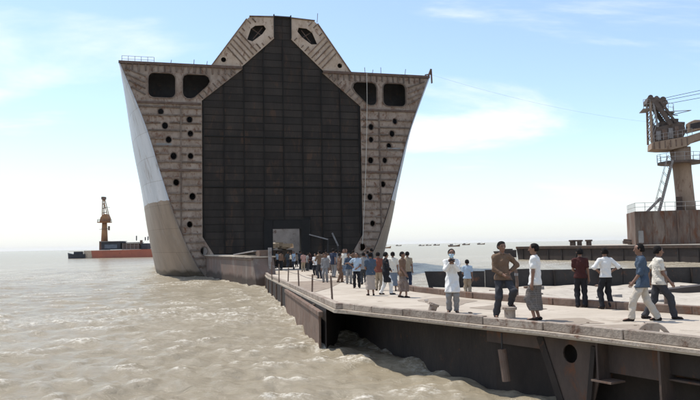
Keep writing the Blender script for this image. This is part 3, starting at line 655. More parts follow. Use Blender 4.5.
MB().add(Vv, Ff).build('sandy_deck', M['sand'], bg_, True)
x = lft.x; k = 0
while x < 28:
    wd = random.uniform(1.6, 2.6); h = random.choice((0.80, 0.76, 0.83, 0.70)); ztop = 1.62+random.uniform(-.05, .03)
    if 9.3 < x < 9.9: ztop -= 0.12
    P = [(x, 0.3), (x+wd-.03, 0.3), (x+wd-.03, ztop+random.uniform(-.03, .03)), (x, ztop)]
    if k == 0: P = [(tl.x+.32, 0.3), (x+wd-.03, 0.3), (x+wd-.03, ztop-.03), (tl.x, 1.62)]
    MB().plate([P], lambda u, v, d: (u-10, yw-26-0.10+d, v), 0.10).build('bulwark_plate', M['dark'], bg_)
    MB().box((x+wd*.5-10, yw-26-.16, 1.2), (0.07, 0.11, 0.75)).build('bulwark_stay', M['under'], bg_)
    x += wd; k += 1
for i in range(26):                                       # lumps of scrap half sunk in the sand
    px = random.uniform(5, 18); py = random.uniform(19, 30)
    if not inside(px-.3, py) or not inside(px+.3, py-.3): continue
    MB().box((px-10, py-26, z_d+.09), (random.uniform(.1, .5), random.uniform(.1, .25), random.uniform(.05, .12)), random.uniform(0, 3), random.uniform(-.2, .2)).build('scrap_lump', M[random.choice(('brown', 'greyscrap', 'dark'))], bg_)
# low dark wedge of plate lying further along
o = MB().prism([bx((10.6, 25.6)), bx((17, 25.2)), bx((17, 25.9)), bx((11, 26.1))], z_d, lambda p: z_d+.12+.10*(p[0]+10-10.6)).build('plate_wedge', M['farbarge'], bg_)

# ------------------------------------------------------------------ far crane barge
A_, B_ = at_z(516.5, 259.4, 0), at_z(700, 262, 0); dr = B_-A_; dr.z = 0; lnb = dr.length; dr.normalize()
fb_ = empty('crane_barge', A_, math.atan2(dr.y, dr.x)); tag(fb_, 'long dark flat barge on the right under the rusty crane', 'barge')
LB = lnb+22
V = [(0.6, 0, -1), (LB, 0, -1), (LB, 0, 2.05), (0, 0, 2.05), (2.5, 30, -1), (LB, 30, -1), (LB, 30, 2.05), (2, 30, 2.05)]
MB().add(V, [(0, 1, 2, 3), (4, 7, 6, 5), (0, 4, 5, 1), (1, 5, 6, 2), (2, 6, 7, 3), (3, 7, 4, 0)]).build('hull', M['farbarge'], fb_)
MB().box((LB/2+1, 15.2, 2.07), (LB-3, 29, 0.10)).build('deck', M['sand'], fb_)
MB().box((LB/2, -0.1, 1.86), (LB-.3, 0.19, 0.32)).build('rubbing_strake', M['hullrust'], fb_)
for k in range(15): MB().box((1.6+k*2.8, -0.06, 0.6), (0.16, 0.11, 2.1)).build('side_frame', M['dark'], fb_)
for px in (524, 530, 545, 548, 571, 575):
    q = at_y(px, 250, 100); s_ = (Vector((q.x, q.y, 0))-A_).dot(dr)
    b = MB(); b.tube([(s_, 1.2, 2.1), (s_, 1.2, 2.7), (s_, 1.2, 2.72), (s_, 1.2, 2.95)], [0.28, 0.26, 0.42, 0.42], 10); b.build('bollard', M['machine'], fb_)
def rz_of(v): return math.atan2(v.y, v.x)
# odds and ends on its deck
for px, yy, w_, h, mt, nm, lb in ((592, 12, 1.5, 0.55, 'machine', 'winch', 'small dark winch on the far barge deck'), (614, 5, 3.0, 0.85, 'greyscrap', 'scrap_heap', 'grey heap of scrap beside the crane house')):
    q = at_y(px, 245, 98); s_ = (Vector((q.x, q.y, 0))-A_).dot(dr)
    e = empty(nm, A_+dr*s_+Vector((-dr.y, dr.x, 0))*yy+Vector((0, 0, 2.12)), rz_of(dr)); tag(e, lb, 'winch' if nm == 'winch' else 'scrap')
    if nm == 'winch':
        MB().tube([(-w_/2, 0, .4), (w_/2, 0, .4)], 0.38, 12).build('drum', M['machine'], e)
        for x_ in (-w_/2, w_/2): MB().box((x_, 0, .35), (0.14, .9, .75)).build('cheek', M['dark'], e)
    else:
        for k in range(7): MB().box((random.uniform(-1.1, 1.1), random.uniform(-.4, .4), .3+random.uniform(0, .35)), (random.uniform(.7, 1.4), .8, random.uniform(.3, .6)), random.uniform(-.5, .5), random.uniform(-.25, .25), random.uniform(-.3, .3)).build('scrap_piece', M[random.choice(('greyscrap', 'machine', 'brown'))], e)

# ------------------------------------------------------------------ pedestal crane on that barge
q = at_y(636, 246, 95.5); c0 = Vector((q.x, q.y, 2.12)); cr_ = empty('pedestal_crane', c0, R(-14)); tag(cr_, 'tall rusty tan pedestal crane on a streaked house, far right', 'crane')
k_ = 95.5/700                                            # metres per picture pixel at the crane
HW, HD, HH = 14.0, 8.0, 4.55
b = MB(); b.box((HW/2, HD/2, HH/2), (HW, HD, HH)); hs = b.build('base_house', M['house'], cr_, bevel=0.05)
for i in range(9): MB().box((0.75+i*1.55, -0.05, HH/2), (0.12, 0.09, HH-.3)).build('side_frame', M['brown'], hs)
MB().plate([rrect(0.35, 0.25, 1.0, 1.9, .12)], lambda u, v, d: (u, -0.10+d, v), 0.09).build('door', M['pale'], hs)
MB().tube([(9.6, -.12, 1.0), (9.6, -.12, 2.4)], 0.16, 8).build('vent_pipe', M['greyscrap'], hs)
def rl(pts, h, par, n=2): return rail(par, pts, h, M['steel'], 0.035, n)
rl([(i*1.27+.1, 0.12, HH) for i in range(12)], 1.15, hs); rl([(0.1, .12+i*1.2, HH) for i in range(7)], 1.15, hs)
cx = (678-627)*k_; cy = 4.0
zc = lambda py: (245.5-py)*k_                            # height above the barge deck at a picture row
b = MB(); b.tube([(cx+.35, cy, HH), (cx+.35, cy, zc(205)), (cx+.1, cy, zc(170)), (cx-.05, cy, zc(147))], [1.32, 1.2, 1.2, 1.38], 20); col_ = b.build('column', M['tan'], cr_, True)
MB().box((cx-.8, cy-1.55, HH+1.0), (0.8, 0.3, 1.9)).build('column_door', M['hullrust'], col_)
# gallery round the column
zg = zc(161.5); ring = [(cx-.1+3.0*math.cos(a), cy+3.0*math.sin(a)) for a in np.linspace(0, 2*math.pi, 17)[:-1]]
b = MB(); b.prism(ring, zg-.28, zg); gl = b.build('gallery', M['machine'], cr_)
rl([(x_, y_, zg) for x_, y_ in ring+[ring[0]]], 1.1, gl)
# slanting stair
s0, s1 = Vector((cx-3.2, cy-2.4, HH)), Vector((cx-1.6, cy-2.4, zg)); s0.x = (652-627)*k_; s1.x = (666.5-627)*k_
b = MB()
for dy_ in (-.38, .38): b.bar(s0+Vector((0, dy_, 0)), s1+Vector((0, dy_, 0)), 0.07, 0.26)
stair = b.build('stair', M['greyscrap'], cr_)
for i in range(24):
    p = s0.lerp(s1, (i+.5)/24); MB().box(p, (0.36, .72, .05)).build('tread', M['greyscrap'], stair)
b = MB()
for dy_ in (-.42, .42):
    b.tube([s0+Vector((-.55, dy_, .75)), s1+Vector((-.55, dy_, .75))], 0.035, 5)
    for i in range(7): p = s0.lerp(s1, i/6); b.tube([p+Vector((0, dy_, 0)), p+Vector((-.55, dy_, .75))], 0.03, 5)
b.build('handrail', M['steel'], stair)
s2 = Vector(((640-627)*k_, cy-2.4, HH)); b = MB()
b.bar(s2+Vector((0, 0, 0)), s2+Vector((1.9, 0, 1.9)), 0.08, 0.2); b.bar(s2+Vector((0.3, .6, 0)), s2+Vector((2.2, .6, 1.9)), 0.08, 0.2); b.build('short_stair', M['steel'], cr_)
# slewing platform, machinery house, A-frame, boom
def pt(px, py, y=4.0): return Vector(((px-627)*k_, y, zc(py)))
b = MB(); b.plate([[(p.x, p.z) for p in (pt(648.5, 148), pt(649, 141.5), pt(686, 136.5), pt(690, 141), pt(683, 146.5), pt(668, 149.5), pt(656, 149))]], lambda u, v, d: (u, 2.2+d, v), 3.6); plat = b.build('slewing_platform', M['tan'], cr_)
b = MB(); b.plate([[(p.x, p.z) for p in (pt(652, 141), pt(651.5, 127), pt(660, 124.5), pt(668, 123), pt(676, 121), pt(681, 126), pt(682, 132), pt(679, 138))]], lambda u, v, d: (u, 2.5+d, v), 3.0); mh = b.build('machinery_house', M['machine'], cr_, bevel=.08)
for x0, x1, y0, y1, mt in ((653.5, 658, 139, 130, 'greyscrap'), (659.5, 664, 139, 128.5, 'brown'), (665.5, 669.5, 138, 127.5, 'greyscrap'), (671.5, 675, 137, 126, 'brown')):
    p, q2 = pt(x0, y0, 2.4), pt(x1, y1, 2.4); MB().box(((p.x+q2.x)/2, 2.44, (p.z+q2.z)/2), (q2.x-p.x, .11, q2.z-p.z)).build('machinery_panel', M[mt], mh)
for px, py, w_, h_ in ((656, 125, 1.0, .5), (663, 122.5, 1.3, .7), (672, 119.5, 1.1, .6), (679, 123, .8, .5)): MB().box(pt(px, py, 3.8), (w_, 1.6, h_), 0, 0, .1).build('roof_unit', M['machine'], mh)
rl([pt(651+i*4.5, 141-i*.6, 2.15) for i in range(9)], .95, plat)
for i in range(7): MB().box(pt(651+i*5.2, 145.2-i*.5, 2.17), (.12, .06, .95)).build('platform_rib', M['brown'], plat)
for y in (2.4, 5.4):
    MB().bar(pt(648.8, 141, y), pt(649.6, 96, y), 0.26, 0.26).build('mast_leg', M['tan'], cr_)
    MB().bar(pt(655.5, 126, y), pt(651.8, 97, y), 0.24, 0.24).build('mast_leg', M['greyscrap'], cr_)
    MB().bar(pt(653, 98, y), pt(668, 124, y), 0.42, 0.55).build('mast_strut', M['machine'], cr_)
    MB().bar(pt(658.5, 98, y), pt(672.5, 122, y), 0.30, 0.30).build('mast_strut', M['machine'], cr_)
    b = MB()
    for i in range(6):
        f = i/6; a1, a2 = pt(653+15*f, 98+26*f, y), pt(658.5+14*f, 98+24*f, y); a3 = pt(653+15*(f+.16), 98+26*(f+.16), y); b.bar(a1, a2, .12); b.bar(a2, a3, .12)
    b.build('strut_lacing', M['machine'], cr_)
    b = MB()
    for i in range(6): b.bar(pt(648.9+.1*i, 138-i*7, y), pt(654.8-.5*i, 122-i*4.2, y), .1)
    b.build('mast_lacing', M['greyscrap'], cr_)
b = MB()
for py in (137, 131, 125, 119, 113, 107): b.bar(pt(649.2, py, 2.4), pt(649.2, py, 5.4), 0.12)
b.build('mast_rungs', M['greyscrap'], cr_)
MB().box(pt(652.5, 97.5), (1.6, 3.6, .7), 0, 0, .1).build('mast_head', M['machine'], cr_, bevel=.05)
MB().box(pt(659.5, 101.5), (1.5, 3.2, 1.0), 0, 0, .35).build('mast_head', M['machine'], cr_, bevel=.05)
for px, py, r_ in ((649.8, 94.6, .34), (655.5, 95.8, .3), (661.5, 97.8, .42), (663.5, 101, .35)): MB().tube([pt(px, py, 2.3), pt(px, py, 2.6)], r_, 12).build('sheave', M['machine'], cr_); MB().tube([pt(px, py, 5.0), pt(px, py, 5.3)], r_, 12).build('sheave', M['machine'], cr_)
rl([pt(642.5, 106, 2.2), pt(645.5, 106, 2.2), pt(649, 106, 2.2)], 1.25, cr_); MB().box(pt(645.5, 106.3, 3.9), (1.0, 3.4, .08)).build('head_platform', M['greyscrap'], cr_)
rl([pt(662, 108, 2.3), pt(666, 109.5, 2.3), pt(671, 111, 2.3)], 1.1, cr_); MB().box(pt(667, 110.4, 3.8), (1.4, 3.0, .08), 0, 0, .25).build('head_platform', M['greyscrap'], cr_)
for a, c, r_ in (((664, 109.5), (689, 109.5), .05), ((668, 113.5), (688, 109.8), .05), ((666, 112.5), (676, 114), .06), ((672, 104), (672, 113), .04)):
    MB().tube([pt(*a, 3.2), pt(*c, 3.2)], r_, 6).build('signal_spar', M['greyscrap'], cr_)
b = MB(); b.plate([[(p.x, p.z) for p in (pt(683.5, 133), pt(684, 123), pt(690, 120.5), pt(697, 121), pt(697.5, 130))]], lambda u, v, d: (u, 2.3+d, v), 1.6); cab = b.build('operator_cab', M['tan'], cr_, bevel=.06)
MB().plate([[(p.x, p.z) for p in (pt(685.5, 130), pt(686, 124.5), pt(695, 123), pt(695.5, 129))]], lambda u, v, d: (u, 2.27+d, v), 0.029).build('window', M['dark'], cab)
for y in (2.6, 5.2): MB().bar(pt(684, 140, y), pt(760, 118, y), 0.35, 0.95).build('boom_chord', M['tan'], cr_)
b = MB()
for i in range(8):
    p = pt(686+i*9, 139.4-i*2.6, 2.6); p2 = pt(690+i*9, 138.2-i*2.6, 5.2); b.bar(p, p2, 0.2)
b.build('boom_lacing', M['tan'], cr_)
for k, (a, c) in enumerate((((655, 96.5), (790, 74)), ((657, 98), (790, 79)), ((660, 101), (790, 84)))):
    MB().tube([pt(*a, 3.5+.4*k), pt(*c, 3.5+.4*k)], 0.035, 5).build('luffing_cable', M['cable'], cr_)
# stay cable from the ship's corner to the crane
ca = world(16.6, 0, 21.7); cb = cr_.location + Matrix.Rotation(R(-14), 3, 'Z') @ pt(646, 119, 3.0)
tag(MB().tube([ca.lerp(cb, t)-Vector((0, 0, 0.7*4*t*(1-t))) for t in np.linspace(0, 1, 25)], 0.0065, 5).build('stay_cable', M['cable']), 'thin dark cable strung across the sky to the crane', 'cable')

# ------------------------------------------------------------------ red crane vessel far left, with a dark tender at its bow
YV = 232.0; kv = YV/700
def pv(px, py, y=YV): return at_y(px, py, y)
v0 = pv(92, 258.3); v0.z = 0; ves = empty('crane_vessel', v0, R(-2)); tag(ves, 'distant low red hulled work barge left of the ship', 'barge')
X = lambda px: (px-92)*kv
H_ = lambda py, px=100: (249.5-0.0185*(px-100)-py)*kv+EYE
b = MB(); b.add([(0.3, 0, -1), (26, 0, -1), (26, 0, 2.7), (-.3, 0, 2.5), (.3, 9, -1), (26, 9, -1), (26, 9, 2.7), (-.3, 9, 2.5)], [(0, 1, 2, 3), (4, 7, 6, 5), (0, 4, 5, 1), (1, 5, 6, 2), (2, 6, 7, 3), (3, 7, 4, 0)]); b.build('hull', M['redhull'], ves)
b = MB(); b.box((-1.5, 4.2, 1.0), (2.8, 8, 3.0)); b.build('bow_block', M['tanscrap'], ves)
dho = MB().box((5.6, 4.5, 4.0), (6.4, 5.5, 2.6)).build('deck_house', M['darkcabin'], ves)
MB().box((5.6, 1.68, 3.75), (4.2, .12, 1.3)).build('cabin_window', M['blueglass'], dho); MB().box((5.6, 4.3, 5.42), (7.0, 6.2, 0.2)).build('roof', M['greyscrap'], dho)
dh2 = MB().box((12.2, 4.2, 3.7), (5.6, 4.6, 2.1)).build('engine_house', M['machine'], ves); MB().box((12.0, 4.2, 4.95), (6.2, 5.2, .18)).build('roof', M['darkcabin'], dh2)
for k in range(5): MB().tube([(9.6+k*1.3, 1.9, 2.6), (9.6+k*1.3, 1.9, 4.9)], .09, 6).build('awning_post', M['steel'], ves)
MB().box((16.6, 4.4, 3.6), (2.2, 3.4, 2.0)).build('winch_house', M['darkcabin'], ves); MB().box((15.4, 3.2, 5.0), (.7, .7, 1.4)).build('funnel', M['brown'], ves)
for x_, h in ((13.5, 1.6), (16.5, 1.1), (17.4, 1.3)): MB().tube([(x_, 4, 5.6), (x_, 4, 5.6+h)], .2, 6).build('vent', M['darkcabin'], ves)
MB().tube([(19.4, 2.2, 3.9), (21.4, 2.2, 3.9)], 1.1, 12).build('winch', M['darkcabin'], ves)
rail(ves, [(17+i*1.4, .4, 2.7) for i in range(6)], 1.2, M['darkcabin'], .06)
vcr = empty('deck_crane', v0+Vector((2.6, 4.0, 2.6)), R(-2)); tag(vcr, 'distant rust orange crane tower standing on the red barge', 'crane')
MB().box((0.0, .5, 1.5), (2.6, 3, 3.0)).build('base', M['brown'], vcr)
MB().tube([(0.1, 0, 2.9), (.1, 0, 9.4)], [1.1, 0.8], 14).build('column', M['orange'], vcr, True)
MB().tube([(0.1, 0, 9.2), (.1, 0, 9.45)], [2.3, 2.5], 14).build('gallery', M['orange'], vcr)
rail(vcr, [(0.1+2.3*math.cos(a), 2.3*math.sin(a), 9.4) for a in np.linspace(0, 6.283, 11)], 0.9, M['brown'], .06)
MB().plate([[(-1.2, 9.45), (1.7, 9.45), (1.9, 10.6), (1.3, 12.0), (0.2, 12.2), (-.9, 11.0)]], lambda u, v, d: (u, d-1.2, v), 2.4).build('cab', M['orange'], vcr, bevel=.1)
for y in (-.7, .7):
    MB().bar((-.5, y, 9.5), (-.3, y, 17.4), 0.26, .26).build('mast_leg', M['orange'], vcr); MB().bar((1.3, y, 11.8), (-.1, y, 17.2), 0.22, .22).build('mast_leg', M['orange'], vcr)
MB().box((-.2, 0, 17.5), (1.0, 1.9, .9)).build('mast_head', M['brown'], vcr)
for z in (12.5, 14, 15.5): MB().bar((-.5, 0, z), (1.1-(z-12)*.25, 0, z+.3), .22).build('mast_brace', M['brown'], vcr)
MB().bar((0.2, -.9, 14.4), (2.2, -.9, 14.3), .12).build('lamp_arm', M['brown'], vcr); MB().bar((-1.2, -1, 7), (2.2, -1, 7.2), .14).build('platform_arm', M['brown'], vcr); MB().box((2.0, -1, 7.3), (.5, .5, 1.4)).build('lamp_box', M['brown'], vcr)
t0 = pv(68, 258); t0.z = 0; tn = empty('tender_boat', t0, R(3)); tag(tn, 'small dark tender moored ahead of the red barge', 'boat')
b = MB()
sx_ = [0, .8, 2, 4.5, 5.6]; hwid = [.25, 1.2, 1.5, 1.5, 1.3]; sheer = [1.9, 1.6, 1.4, 1.4, 1.45]
V = []
for x_, h, s_ in zip(sx_, hwid, sheer): V += [(x_+.15, -h*.6, -.5), (x_, -h, s_), (x_, h, s_), (x_+.15, h*.6, -.5)]
F = [(i*4+k, i*4+(k+1) % 4, (i+1)*4+(k+1) % 4, (i+1)*4+k) for i in range(4) for k in range(4)]+[(0, 1, 2, 3), (16, 19, 18, 17)]
b.add(V, F); b.build('hull', M['darkcabin'], tn); MB().box((3.4, 0, 1.8), (2.6, 1.8, .9)).build('cabin', M['darkcabin'], tn, bevel=.1); MB().box((2.6, 0, 2.35), (4.0, 2.0, .1)).build('awning', M['tanscrap'], tn)

# ------------------------------------------------------------------ fishing boats on the horizon
def boat_meshes(Lb):
    sx_ = [-.5, -.42, -.2, .1, .35, .5]; wd = [.05, .10, .14, .15, .11, .02]; sh = [.16, .12, .09, .09, .13, .20]; V = []
    for x_, h, s_ in zip(sx_, wd, sh): V += [(x_*.94*Lb, -h*.5*Lb, -.04*Lb), (x_*Lb, -h*Lb, s_*Lb), (x_*Lb, h*Lb, s_*Lb), (x_*.94*Lb, h*.5*Lb, -.04*Lb)]
    F = [(i*4+k, i*4+(k+1) % 4, (i+1)*4+(k+1) % 4, (i+1)*4+k) for i in range(5) for k in range(4)]+[(0, 1, 2, 3), (20, 23, 22, 21)]
    return MB().add(V, F)
BOATS = [(385.5, 247.6, 11, 'orange', 'rust orange wooden boat, leftmost and nearest of the distant boats', .12), (398.5, 245.3, 6, 'wood', 'tiny faint boat on the horizon beside the rust orange boat', .1),
 (421.5, 245.2, 6, 'wood', 'small far boat left of the horizon pair', .13), (428.5, 245.0, 6, 'wood', 'faint far boat left of the masked man in white', .1), (436.5, 244.8, 6.5, 'wood', 'far boat with raised cabin above the masked man', .14),
 (454, 245.9, 12, 'wood', 'longest dark boat on the horizon above the white kurta', .12), (466, 244.4, 8, 'wood', 'far dark boat just right of the longest boat', .13), (481, 243.9, 8, 'wood', 'rightmost far boat on the horizon near the brown shirted man', .1)]
for px, py, wp, mt, lb, ch in BOATS:
    hz = 244.77-0.0185*(px-350); d_ = min(EYE*700/max(py+0.6-hz, 0.9), 1400); p = at_y(px, hz, d_); p.z = 0; Lb = wp*d_/700
    e = empty('fishing_boat', p, random.uniform(-.15, .15)); tag(e, lb, 'boat', 'boats on the horizon')
    boat_meshes(Lb).build('hull', M[mt], e)
    MB().box((-.22*Lb, 0, .16*Lb), (.26*Lb, .2*Lb, ch*Lb)).build('cabin', M['greyscrap'], e); MB().tube([(.1*Lb, 0, .05*Lb), (.1*Lb, 0, .34*Lb)], .008*Lb, 5).build('mast', M['wood'], e)
# dark barge end left of the long barge
p = at_z(503, 257.4, 0); e = empty('hopper_barge', p, 0.1); tag(e, 'small dark barge showing behind the brown shirted man', 'barge')
kk = p.y/700; b = MB(); b.add([(0.4, 0, -.6), (2.6, 0, -.6), (2.6, 0, 1.35), (-.6, 0, 1.1), (.4, 4, -.6), (2.6, 4, -.6), (2.6, 4, 1.35), (-.6, 4, 1.1)], [(0, 1, 2, 3), (4, 7, 6, 5), (0, 4, 5, 1), (1, 5, 6, 2), (2, 6, 7, 3), (3, 7, 4, 0)]); b.build('hull', M['farbarge'], e)
MB().box((1.2, 1.5, 1.4), (1.6, 2, .3), .1).build('hatch', M['hullrust'], e)

# ------------------------------------------------------------------ cut scrap at the right foot of the ship
def scrap(name, px, py, lb, cat='scrap'):
    p = at_deck(px, py); e = empty(name, p, YAW); tag(e, lb, cat); return e, p.y/700
e, k = scrap('ribbed_panel', 337, 263, 'pale grey ribbed steel panel standing at the bulkhead foot')
MB().box((0, 0, .95), (19*k, .12, 1.2)).build('sheet', M['greyscrap'], e)
for i in range(6): MB().box((-8*k+i*3.2*k, -.1, .95), (.08, .10, 1.15)).build('rib', M['pale'], e)
MB().box((0, .05, .2), (17*k, .3, .42)).build('sill', M['brown'], e)
e, k = scrap('tarpaulin_bundle', 341, 265, 'red tarpaulin bundle lying before the ribbed panel', 'bundle')
b = MB(); b.tube([(-8*k, 0, .65), (-5*k, .05, .85), (0, 0, .8), (5*k, -.05, .9), (8*k, 0, .6)], [.15, .42, .38, .42, .12], 10); b.build('cloth', M['redcloth'], e, True); MB().box((0, .1, .25), (14*k, .6, .5)).build('pallet', M['brown'], e)
e, k = scrap('scrap_block', 362, 266, 'tan block of cut steel at the right corner of the hull')
for i in range(5): MB().box((random.uniform(-4, 4)*k, random.uniform(-.3, .3), .6+i*.28), (random.uniform(8, 15)*k, .9, .2), random.uniform(-.2, .2), 0, random.uniform(-.1, .1)).build('plate', M[('dark', 'brown', 'tanscrap', 'tanscrap', 'greyscrap')[i]], e)
MB().box((0, 0, .3), (10*k, .8, .55)).build('block', M['dark'], e)
e, k = scrap('scrap_block', 352, 266, 'low brown heap of cut plates between the tarpaulin and tan block')
for i in range(6): MB().box((random.uniform(-3, 3)*k, random.uniform(-.4, .4), .2+i*.17), (random.uniform(5, 9)*k, .8, .2), random.uniform(-.6, .6), random.uniform(-.2, .2), random.uniform(-.3, .3)).build('plate', M[random.choice(('brown', 'tanscrap', 'dark', 'greyscrap'))], e)
u, v = ship_uv(309, 234.5); u2, v2 = ship_uv(326, 239.5)
for (a, c, lb) in (((309, 234.5), (327, 239.5), 'pale steel bar leaning nearly flat against the dark bulkhead'), ((332, 233), (337, 246), 'pale steel bar leaning steeply against the dark bulkhead')):
    ua, va = ship_uv(*a); uc, vc = ship_uv(*c)
    e = empty('leaning_bar', world(uc, -.5, vc), YAW); tag(e, lb, 'bar')
    d = Vector((ua-uc, .42, va-vc)); MB().bar((0, 0, 0), d, .16, .12).build('bar', M['greyscrap'], e); MB().bar((-.2, 0, -vc+.4), (0, 0, .02), .14, .12).build('prop', M['dark'], e)

# ------------------------------------------------------------------ the water last of the setting, with wash along the hulls
def seg(P): return [((p.x, p.y), (q.x, q.y)) for p, q in zip(P, P[1:])]
wl = [world(-hw(0, s), s, 0) for s in (0, 1, 2, 4, 6, 9, 13, 20, 30)]
CONTACT += seg(hp[len(hl_)+1:len(hl_)+5]) + seg(wl) + seg([f0, n0]) + seg(hl_+[endp]) + seg([world(hw(0, s), s, 0) for s in (0, 2, 5, 10)]) + seg([A_, B_]) + seg([Vector((lft.x, 31, 0)), Vector((3.35, 27.5, 0))])
make_water()
# ------------------------------------------------------------------ people
def cloth(name, c, c2=None, pat=None):
    m, t, b, n, l = new_mat(name); src = n('ShaderNodeTexCoord').outputs['Object']
    a = n('ShaderNodeTexNoise'); a.inputs['Scale'].default_value = 7; a.inputs['Detail'].default_value = 5; l(src, a.inputs['Vector'])
    mix = n('ShaderNodeMixRGB'); l(a.outputs['Fac'], mix.inputs[0]); mix.inputs[1].default_value = (*[x*1.12 for x in c], 1); mix.inputs[2].default_value = (*(c2 or [x*0.82 for x in c]), 1); col = mix.outputs[0]
    if pat:
        wv = n('ShaderNodeTexWave'); wv.inputs['Scale'].default_value = 9; wv.bands_direction = 'X'; l(src, wv.inputs['Vector'])
        wv2 = n('ShaderNodeTexWave'); wv2.inputs['Scale'].default_value = 7; wv2.bands_direction = 'Z'; l(src, wv2.inputs['Vector'])
        mx_ = n('ShaderNodeMath'); mx_.operation = 'MAXIMUM'; l(wv.outputs['Fac'], mx_.inputs[0]); l(wv2.outputs['Fac'], mx_.inputs[1])
        rp_ = n('ShaderNodeValToRGB'); rp_.color_ramp.elements[0].position = .7; rp_.color_ramp.elements[1].position = .9; l(mx_.outputs[0], rp_.inputs[0])
        m2 = n('ShaderNodeMixRGB'); l(rp_.outputs[0], m2.inputs[0]); l(col, m2.inputs[1]); m2.inputs[2].default_value = (*pat, 1); col = m2.outputs[0]
    l(col, b.inputs['Base Color']); b.inputs['Roughness'].default_value = .9; b.inputs['Specular IOR Level'].default_value = .15
    f = n('ShaderNodeTexNoise'); f.inputs['Scale'].default_value = 11; f.inputs['Distortion'].default_value = 1.2; f.inputs['Detail'].default_value = 3; l(src, f.inputs['Vector'])
    bp = n('ShaderNodeBump'); bp.inputs['Strength'].default_value = .8; bp.inputs['Distance'].default_value = .035; l(f.outputs['Fac'], bp.inputs['Height']); l(bp.outputs[0], b.inputs['Normal'])
    return m
CL = dict(white=cloth('white cotton', (.74, .72, .68)), cream=cloth('cream cotton', (.66, .61, .52)), skyblue=cloth('pale blue cotton', (.40, .49, .57)), blue=cloth('blue cotton', (.065, .09, .125)),
 navy=cloth('navy cotton', (.04, .05, .08)), black=cloth('black cloth', (.022, .022, .025)), charcoal=cloth('charcoal cloth', (.05, .05, .055)), grey=cloth('grey cloth', (.26, .25, .24)), khaki=cloth('khaki cloth', (.34, .27, .19)),
 beige=cloth('beige cloth', (.52, .46, .38)), brown=cloth('brown cloth', (.17, .105, .07)), tanc=cloth('tan brown cloth', (.16, .105, .07)), maroon=cloth('dark maroon cloth', (.06, .022, .02)), rustc=cloth('rust red cloth', (.20, .07, .05)),
 pink=cloth('pink cloth', (.42, .25, .215)), lungi=cloth('checked lungi', (.115, .10, .088), None, (.16, .14, .125)), lungib=cloth('blue checked lungi', (.11, .14, .18), None, (.20, .23, .27)), lungip=cloth('pale lungi', (.44, .38, .32), None, (.36, .29, .25)), lungir=cloth('brown checked lungi', (.14, .10, .08), None, (.20, .155, .13)),
 mask=cloth('blue mask', (.45, .62, .72)), hair=cloth('black hair', (.012, .010, .009)), shoe=cloth('dark sandal', (.03, .022, .018)), phone=cloth('phone black', (.015, .015, .017)))
def skinmat():
    m, t, b, n, l = new_mat('brown skin'); b.inputs['Base Color'].default_value = (.20, .105, .066, 1); b.inputs['Roughness'].default_value = .55
    try: b.inputs['Subsurface Weight'].default_value = .06; b.inputs['Subsurface Radius'].default_value = (.02, .008, .005)
    except Exception: pass
    return m
CL['skin'] = skinmat()

def surfnet(Vg, org, h):
    s = Vg < 0; nx, ny, nz = Vg.shape
    cs = [(i, j, k) for i in (0, 1) for j in (0, 1) for k in (0, 1)]
    sub = lambda A, c: A[c[0]:nx-1+c[0], c[1]:ny-1+c[1], c[2]:nz-1+c[2]]
    cnt = sum(sub(s, c).astype(np.int8) for c in cs); mask = (cnt > 0) & (cnt < 8)
    I = np.argwhere(mask); idx = -np.ones(mask.shape, np.int64); idx[mask] = np.arange(len(I))
    acc = np.zeros((len(I), 3)); num = np.zeros(len(I))
    g = lambda c: Vg[I[:, 0]+c[0], I[:, 1]+c[1], I[:, 2]+c[2]]
    for a in cs:
        for ax_ in range(3):
            if a[ax_] == 0:
                c = list(a); c[ax_] = 1; va, vb = g(a), g(c); m = (va < 0) != (vb < 0); tt = np.where(m, va/np.where(m, va-vb, 1), 0)
                p = np.array(a, float)[None, :].repeat(len(I), 0); p[:, ax_] += tt; acc[m] += p[m]; num[m] += 1
    P = (I + acc/num[:, None])*h + org
    Q = []
    for ax_ in range(3):
        o1, o2 = (ax_+1) % 3, (ax_+2) % 3
        sl0 = [slice(None)]*3; sl1 = [slice(None)]*3
        sl0[ax_] = slice(0, -1); sl1[ax_] = slice(1, None)
        for o_ in (o1, o2): sl0[o_] = slice(1, -1); sl1[o_] = slice(1, -1)
        A, B = s[tuple(sl0)], s[tuple(sl1)]; E_ = np.argwhere(A != B)
        flip = A[tuple(E_.T)]
        base = E_.copy(); base[:, o1] += 1; base[:, o2] += 1
        def cell(d1, d2):
            c = base.copy(); c[:, o1] -= d1; c[:, o2] -= d2; return idx[c[:, 0], c[:, 1], c[:, 2]]
        q = np.stack([cell(1, 1), cell(0, 1), cell(0, 0), cell(1, 0)], 1)
        q[~flip] = q[~flip][:, ::-1]; Q.append(q)
    return P, np.concatenate(Q)
